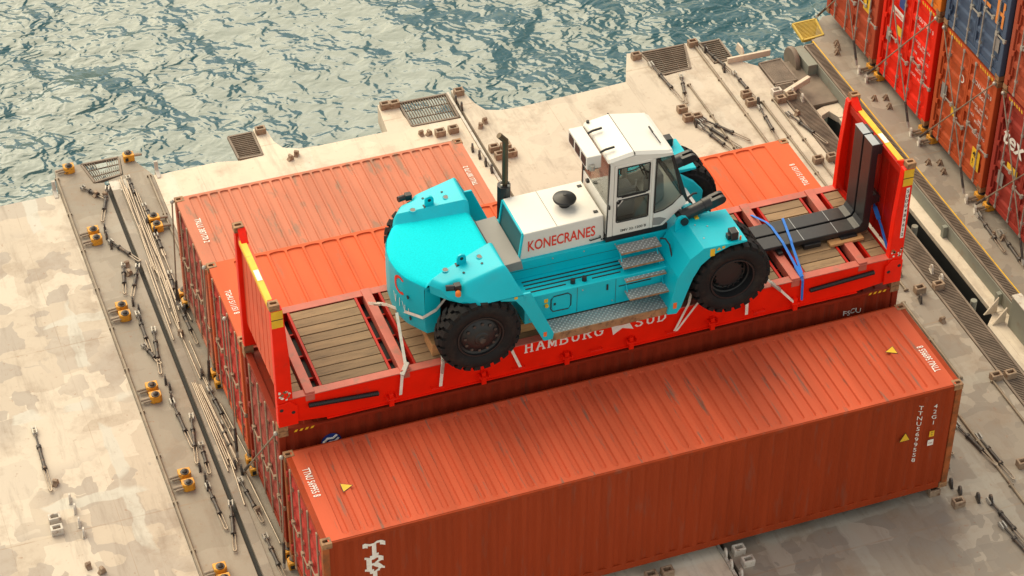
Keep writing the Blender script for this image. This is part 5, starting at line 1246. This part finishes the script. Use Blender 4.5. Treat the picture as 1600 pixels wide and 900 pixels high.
# --- turnbuckles on the left strip
GTB = 'turnbuckles on the left deck strip'
tbl = [((-.62,14.72),(-1.0,13.55)),((-1.0,12.85),(-.55,11.95)),((-.62,11.85),(-.98,10.85)),((-1.0,10.35),(-1.02,9.0)),((-.80,9.75),(-1.0,8.30)),((-.98,7.50),(-.92,6.0)),((-.72,6.95),(-.96,5.55)),((-.92,4.95),(-.88,3.65)),((-.62,4.35),(-.88,3.05)),
       ((-.12,14.95),(-.10,13.95)),((-.02,13.85),(.05,13.0)),((-.02,12.75),(-.02,11.95)),((-.05,11.4),(-.15,10.5)),((-.12,10.3),(-.08,8.95)),((-.2,7.6),(-.12,6.3)),((-.25,6.55),(-.22,5.45))]
for i,(p,q) in enumerate(tbl):
    side = 'left of' if i < 9 else 'right of'; k = i if i < 9 else i-9
    seg('tb',mk_turn,p,q,f'{ORD[k]} turnbuckle from the sea {side} the dark hatch joint',GTB,1.52)
# --- loose rods in two bundles
GR = 'lashing rods in bundles on the left deck strip'
for i in range(8):
    o = .045*i
    seg('rd',mk_rod,(-.36+o*.8+random.uniform(-.05,.12),15.0-.12*i),(-.30+o*.6+random.uniform(-.1,.12),11.3-.1*i+random.uniform(-.6,.5)),f'{ORD[i]} rod from the left in the seaward rod bundle',GR,1,z=ZD+.02+.015*(i%3))
for i in range(5):
    seg('rd',mk_rod,(-.42+.06*i+random.uniform(-.06,.06),11.9-.2*i),(-.47+.05*i+random.uniform(-.04,.04),9.2+.5*(i%3)),f'{ORD[i]} rod from the left in the middle rod bundle',GR,1,z=ZD+.05+.01*(i%2))
for i in range(6):
    seg('rd',mk_rod,(-.47+.03*i,7.85-.03*i),(-.44+.05*i+random.uniform(-.03,.03),5.15+.15*(i%3)),f'{ORD[i]} rod from the left in the nearest rod bundle',GR,1,z=ZD+.02+.012*(i%3))
# knob ends of the rods gathered at the lower ends
GE = 'lashing eyes on the left deck strip'
eyes = [(-1.0,13.30),(-1.02,13.05),(-1.0,12.70),(-1.0,10.70),(-.94,10.42),(-.98,10.10),(-.95,8.1),(-.92,7.85),(-.96,7.58),(-.93,5.45),(-.9,5.15),(-.92,4.9),(-.10,13.2),(-.02,12.85),(-.08,10.55),(-.05,10.1),(-.22,8.05),(-.1,7.95),(-.28,5.3),(-.2,5.1)]
for i,(x,y) in enumerate(eyes):
    k = i if i < 12 else i-12; s = 'left of' if i < 12 else 'right of'
    place('eye',mk_eye(M_TBK),x,y,R(82),f'{ORD[k]} dark lashing eye from the sea {s} the hatch joint',GE)
GN = 'small steel stops on the deck'
for i,(x,y,lb) in enumerate([(-.92,14.55,'small dark stop near the broken grating, left one of two'),(-.74,14.45,'small dark stop near the broken grating, right one of two'),(-.83,11.95,'small steel stop beside the seaward rod bundle'),(-.86,11.65,'small steel stop below the seaward rod bundle'),(-.32,9.4,'small steel stop beside the second container doors'),(-.2,3.95,'small steel stop at the foot of the nearest container doors'),
      (3.45,14.42,'small dark stop by the narrow deck tab, left'),(3.62,14.52,'small dark stop by the narrow deck tab, right'),(6.5,14.32,'small brown stop below the mesh grating, left of two'),(6.66,14.28,'small brown stop below the mesh grating, right of two'),(7.86,14.15,'small brown stop right of the middle joint, nearer'),(8.02,14.3,'small brown stop right of the middle joint, seaward'),
      (14.55,6.55,'small steel stop near the right walkway, seaward of two'),(14.4,6.2,'small steel stop near the right walkway, nearer of two'),(14.55,4.55,'small steel stop beside the mottled deck sockets'),(14.85,12.2,'small steel stop beside the brown corner grating'),(-3.62,5.95,'small steel stop near the turnbuckle at the left edge'),(-3.5,3.6,'left one of two small stops at the bottom left edge'),(-3.3,3.4,'right one of two small stops at the bottom left edge')]):
    place('nub',mk_nub,x,y,R(20+40*(i%3)),lb,GN)
# --- bottom left of the picture: sockets and a turnbuckle on the cream hatch
for i,(x,y) in enumerate(((-3.83,4.98),(-3.85,4.68))):
    place('skp',mk_sock(M_SOCKW),x,y,0,f'pale hatch socket at the left edge, {["seaward","nearer"][i]} of two','pale sockets on the cream hatch')
for i,(x,y) in enumerate(((-3.45,5.42),(-3.42,5.12),(-3.42,4.75),(-3.40,4.45))):
    place('eyp',mk_eye(M_SOCKW),x,y,R(80),f'{ORD[i]} pale lashing eye from the sea beside the left edge sockets','pale lashing eyes on the cream hatch')
seg('tb',mk_turn,(-3.7,7.6),(-3.74,5.75),'turnbuckle at the left edge of the cream hatch','turnbuckles on the cream hatch',1.52)
# --- pipes laid along the deck
GP = 'pipes laid along the hatch covers'
def pipe(x, y0, y1, lb, r=.028, z=None):
    z = ZD+.035 if z is None else z; t = thing('deck_pipe',lb,'pipe',(x,y0,ZD),GP)
    part(MB().cyl((x,y0,z),(x,y1,z),r,10),'pipe_run',M_PIPE,t,smooth=40)
    n = max(2,int((y1-y0)/1.3))
    for i in range(n+1):
        y = y0+(y1-y0)*i/n; part(MB().box(x-.05,x+.05,y-.015,y+.015,ZD,z+.02),'pipe_clip',M_PIPE,t)
pipe(-1.60,-2.0,15.4,'long thin pipe along the left edge of the deck strip')
pipe(.34,10.5,14.85,'thin pipe from the sea edge to the salmon container')
pipe(12.98,10.2,14.1,'thin pipe on the deck right of the wide corner grating',.022)
pipe(13.75,9.6,15.55,'pipe running from the sea edge between the two right gratings',.03)
pipe(14.30,5.7,12.9,'pipe along the right hatch, seaward length left of the twin pipe',.026)
pipe(14.58,9.6,12.9,'pipe along the right hatch, seaward length nearest the walkway',.02)
pipe(14.02,5.75,9.2,'pipe ending at the mottled deck sockets',.024)
pipe(14.05,2.85,5.35,'bright pipe between the two socket groups on the right',.032)
pipe(14.62,-1.2,2.55,'pipe leading to the bottom right corner',.026)
pipe(13.5,-1.5,2.4,'double pipe beside the nearest container corner',.03)
# --- sockets
GS1 = 'raised container sockets on the hatch covers'
for i,(x,y,lb) in enumerate(((3.1,15.62,'socket at the tip of the narrow deck tab'),(6.05,15.6,'brown socket on the tab left of the mesh grating, left'),(6.27,15.58,'brown socket on the tab left of the mesh grating, right'),(7.82,15.55,'socket on the tab right of the mesh grating'),
      (6.9,14.18,'slotted pad below the mesh grating, left'),(7.22,14.2,'slotted pad below the mesh grating, right'),(7.85,13.22,'socket behind the exhaust stack, left seaward'),(7.88,12.92,'socket behind the exhaust stack, left nearer'),(8.12,13.2,'socket behind the exhaust stack, right seaward'),(8.16,12.92,'socket behind the exhaust stack, right nearer'),
      (12.25,15.55,'rusty socket at the tip of the far right tab'),(12.42,13.2,'rusty socket of the far right cluster, seaward'),(12.42,12.85,'rusty socket of the far right cluster, middle'),(12.62,12.8,'rusty socket of the far right cluster, right'),(13.72,15.6,'socket at the sea end of the long pipe'),
      (14.05,13.25,'socket pair on the long pipe, seaward'),(14.02,12.92,'socket pair on the long pipe, nearer'),(14.75,13.1,'pale socket near the brown corner grating, left'),(15.0,12.85,'tan socket near the brown corner grating, middle'),(14.72,12.8,'tan socket near the brown corner grating, nearer'),
      (14.52,10.4,'tan socket beside the seaward end post of the flat rack, left'),(14.85,10.38,'tan socket beside the seaward end post of the flat rack, right'),(14.55,5.58,'tan socket on the mottled deck, left of two'),(14.98,5.56,'tan socket on the mottled deck, right of two'),
      (14.72,2.62,'tan socket right of the nearest container, left of two'),(15.02,2.58,'tan socket right of the nearest container, right of two'),(13.98,.22,'rusty socket at the right frame edge, seaward'),(14.1,-.12,'rusty socket at the right frame edge, nearer'),(12.3,-.32,'dark seat at the foot of the nearest container corner'),
      (6.1,-.12,'brass coloured socket below the nearest container, left'),(6.42,-.12,'brass coloured socket below the nearest container, right'),(7.88,-.05,'pale socket below the nearest container, seaward'),(7.92,-.38,'pale socket below the nearest container, nearer'))):
    place('skt' if i not in (17,31,32) else 'skp',mk_sock(M_SOCK),x,y,0,lb,GS1)
# --- eyes elsewhere
for i,(x,y,lb) in enumerate(((7.66,15.3,'upper lashing eye on the tab right of the mesh grating'),(7.7,15.0,'lower lashing eye on the tab right of the mesh grating'),(7.4,13.4,'first of four lashing eyes in line behind the exhaust'),(7.46,13.1,'second of four lashing eyes in line behind the exhaust'),(7.5,12.8,'third of four lashing eyes in line behind the exhaust'),(7.54,12.52,'fourth of four lashing eyes in line behind the exhaust'),
      (13.9,15.3,'lashing eye next to the long pipe, first from the sea'),(14.0,14.4,'lashing eye next to the long pipe, second from the sea'),(14.2,12.9,'lashing eye next to the socket pair'),(15.1,13.0,'grey lashing eye by the walkway corner, left'),(15.22,12.7,'grey lashing eye by the walkway corner, right'),
      (12.5,12.6,'lashing eye at the far right cluster'),(15.1,6.1,'pale lashing eye above the mottled deck sockets'),(15.15,5.75,'pale lashing eye right of the mottled deck sockets'),(14.42,5.3,'lashing eye where the bright pipe begins'),(12.5,2.3,'lashing eye beside the nearest container roof corner'),(12.52,.9,'lashing eye beside the nearest container, seaward of pair'),(12.62,.72,'lashing eye beside the nearest container, nearer of pair'),
      (12.42,.2,'dark lashing eye at the nearest container foot, left'),(12.48,-.05,'dark lashing eye at the nearest container foot, middle'),(12.72,-.32,'dark lashing eye at the nearest container foot, right'),(12.92,-.45,'dark lashing eye at the turnbuckle jaw'),(7.62,-.05,'pale lashing eye below the nearest container, first'),(7.6,-.35,'pale lashing eye below the nearest container, second'),(7.68,-.62,'pale lashing eye below the nearest container, third'))):
    place('eyp' if 'pale' in lb or 'grey' in lb else 'eye',mk_eye(M_SOCKW if 'pale' in lb else M_TBK),x,y,R(78),lb,'lashing eyes on the right hatch covers')
# --- turnbuckles on the right hatch covers
for i,(p,q,lb) in enumerate((((12.45,15.2),(12.58,13.5),'turnbuckle on the far right tab, left of two'),((12.95,14.5),(12.62,13.4),'turnbuckle on the far right tab, right of two'),((12.6,12.7),(13.1,11.4),'turnbuckle below the far right cluster, first'),((12.7,12.75),(13.4,11.6),'turnbuckle below the far right cluster, second'),((12.55,12.5),(12.9,11.2),'turnbuckle below the far right cluster, third'),
      ((13.9,15.35),(14.15,14.1),'turnbuckle beside the long pipe, first from the sea'),((14.15,14.2),(14.2,13.1),'turnbuckle beside the long pipe, second from the sea'),((14.15,12.75),(14.0,11.3),'turnbuckle beside the long pipe, third from the sea'),((14.65,12.3),(15.0,10.9),'turnbuckle lying alone by the walkway near the end post'),
      ((12.55,2.15),(12.85,.9),'turnbuckle lying between container and bright pipe'),((13.3,1.7),(13.5,.35),'turnbuckle beside the double pipe, first from the sea'),((13.55,1.25),(13.62,-.1),'turnbuckle beside the double pipe, second from the sea'),((12.9,-.4),(13.0,-1.75),'turnbuckle at the nearest container foot'),((12.8,-1.05),(12.95,-2.5),'turnbuckle running out of the bottom right corner'))):
    seg('tb',mk_turn,p,q,lb,'turnbuckles on the right hatch covers',1.52)
# --- next hatch: brackets, eyes, twistlocks, lashings on the stack
for i,(x,y) in enumerate(((16.98,14.5),(16.92,14.32),(16.82,14.14),(16.80,12.15),(17.06,12.08),(16.98,11.74),(16.82,9.52),(17.06,9.42),(16.98,9.1),(16.92,6.72),(17.06,6.55))):
    place('wg',mk_wedge,x,y,R(25),f'{ORD[i]} triangular deck bracket from the sea in front of the tall stack','triangular brackets on the next hatch')
for k in (5,4,3,2):
    yb = k*ROW
    for d,nm in ((.10,'seaward'),(-.29,'nearer')):
        tw = place('tw',mk_twist,XS+.10,yb+d,math.pi,f'yellow twistlock under the tall stack, {nm} of {ORD[5-k]} pair from the sea','yellow twistlocks under the tall stack')
        place('eyp',mk_eye(M_SOCKW),XS-.24,yb+d+.02,R(70),f'pale lashing eye at the tall stack, {nm} of {ORD[5-k]} pair from the sea','pale lashing eyes at the tall stack')
def lash(label, p, q, tb=.55):
    """lashing rod with a turnbuckle at its lower end p, hooked to the casting q"""
    t = thing('stack_lashing',label,'lashing',p,'crossed lashings on the tall stack'); p, q = Vector(p), Vector(q); d = (q-p).normalized(); m = p+d*tb
    part(MB().cyl(p+d*.08,m,.03,8),'turnbuckle_body',M_TBK,t,smooth=40)
    part(MB().cyl(m,q,.016,8),'rod',M_ROD,t,smooth=40)
    part(MB().lathe([(0,-.04),(.035,-.03),(.045,0),(.035,.03),(0,.04)],q,2,10),'knob',M_STEEL,t,smooth=60)
    mb = MB(); mb.bar(p-d*.04,p+d*.1,.05,.05); part(mb,'jaw',M_STEEL,t)
XL = XS-.10
for k,nm in ((5,'brown seaward container'),(4,'signal red container'),(3,'rust brown container'),(2,'maroon container')):
    y0, y1 = k*ROW, k*ROW+W
    lash(f'diagonal lashing rising to the right across the {nm}',(XL-.12,y1+.0,ZD+.12),(XS-.03,y0+.08,2.86))
    lash(f'steep lashing rising to the left across the {nm}',(XL-.12,y0+.30,ZD+.12),(XS-.03,y1-.10,2.86))
# lashing on the doors of the stack under the flat rack
t = None
for lb,p,q in (('rod lashing across the dark red container doors below the flat rack',(-.16,ROW+W-.05,ZD+.1),(-.03,ROW+.08,2.80)),('rod lashing on the door corner of the nearest container, upright',(-.14,W-.1,ZD+.1),(-.04,W-.06,2.52)),('upright lashing rod at the salmon container door edge',(-.16,3*ROW+W-.05,ZD+.1),(-.05,3*ROW+W-.04,2.46)),('upright lashing rod at the orange container door edge',(-.16,2*ROW+W-.05,ZD+.1),(-.05,2*ROW+W-.04,2.78)),('steep lashing rod across the orange container doors',(-.18,2*ROW+.2,ZD+.1),(-.05,2*ROW+.9,2.7))):
    tt = lash(lb,p,q,.6)
seg('tb',mk_turn,(16.95,7.5),(16.85,6.1),'turnbuckle lying on the next hatch, left of two','turnbuckles on the next hatch',1.52)
seg('tb',mk_turn,(17.1,6.8),(16.98,5.2),'turnbuckle lying on the next hatch, right of two','turnbuckles on the next hatch',1.52)
mb = MB(); mb.box(-.54,-.1,14.55,14.95,ZD,ZD+.012); solo(mb,'white_plate',M_SOCKW,'small pale plate below the broken grating','plate')
for x0,x1,y0,y1,h,lb in ((-1.78,-1.70,14.75,15.05,.28,'white upright bracket at the sea edge left of the twistlock tab'),(.50,.58,14.72,15.02,.28,'white upright bracket at the sea edge right of the twistlock tab')):
    mb = MB(); mb.prism([(y0,ZD-.1),(y1,ZD-.1),(y1,ZD+h),(y1-.06,ZD+h),(y1-.10,ZD+.08),(y0,ZD+.02)],0,x0,x1); solo(mb,'edge_bracket',M_SOCKW,lb,'bracket',bevel=.008)

# --- more loose gear along the door strip
for i in range(10):
    x = random.uniform(-.34,-.05); y = 14.2-i*1.02; a = random.uniform(-.12,.12)
    seg('rd',mk_rod,(x,y),(x+a,y-random.uniform(1.4,2.3)),f'{ORD[i]} loose single rod from the sea along the door strip','loose rods along the door strip',1,z=ZD+.012)
for i,(p,q) in enumerate((((-1.15,14.9),(-.72,14.3)),((-.9,12.0),(-1.1,11.0)),((-1.12,9.3),(-.92,8.6)),((-.75,6.1),(-.8,5.2)),((-.3,4.9),(-.2,3.6)),((-.25,3.3),(-.2,2.0)))):
    seg('tb',mk_turn,p,q,f'{ORD[i]} short turnbuckle from the sea lying askew on the deck strip','askew turnbuckles on the deck strips',1.52)
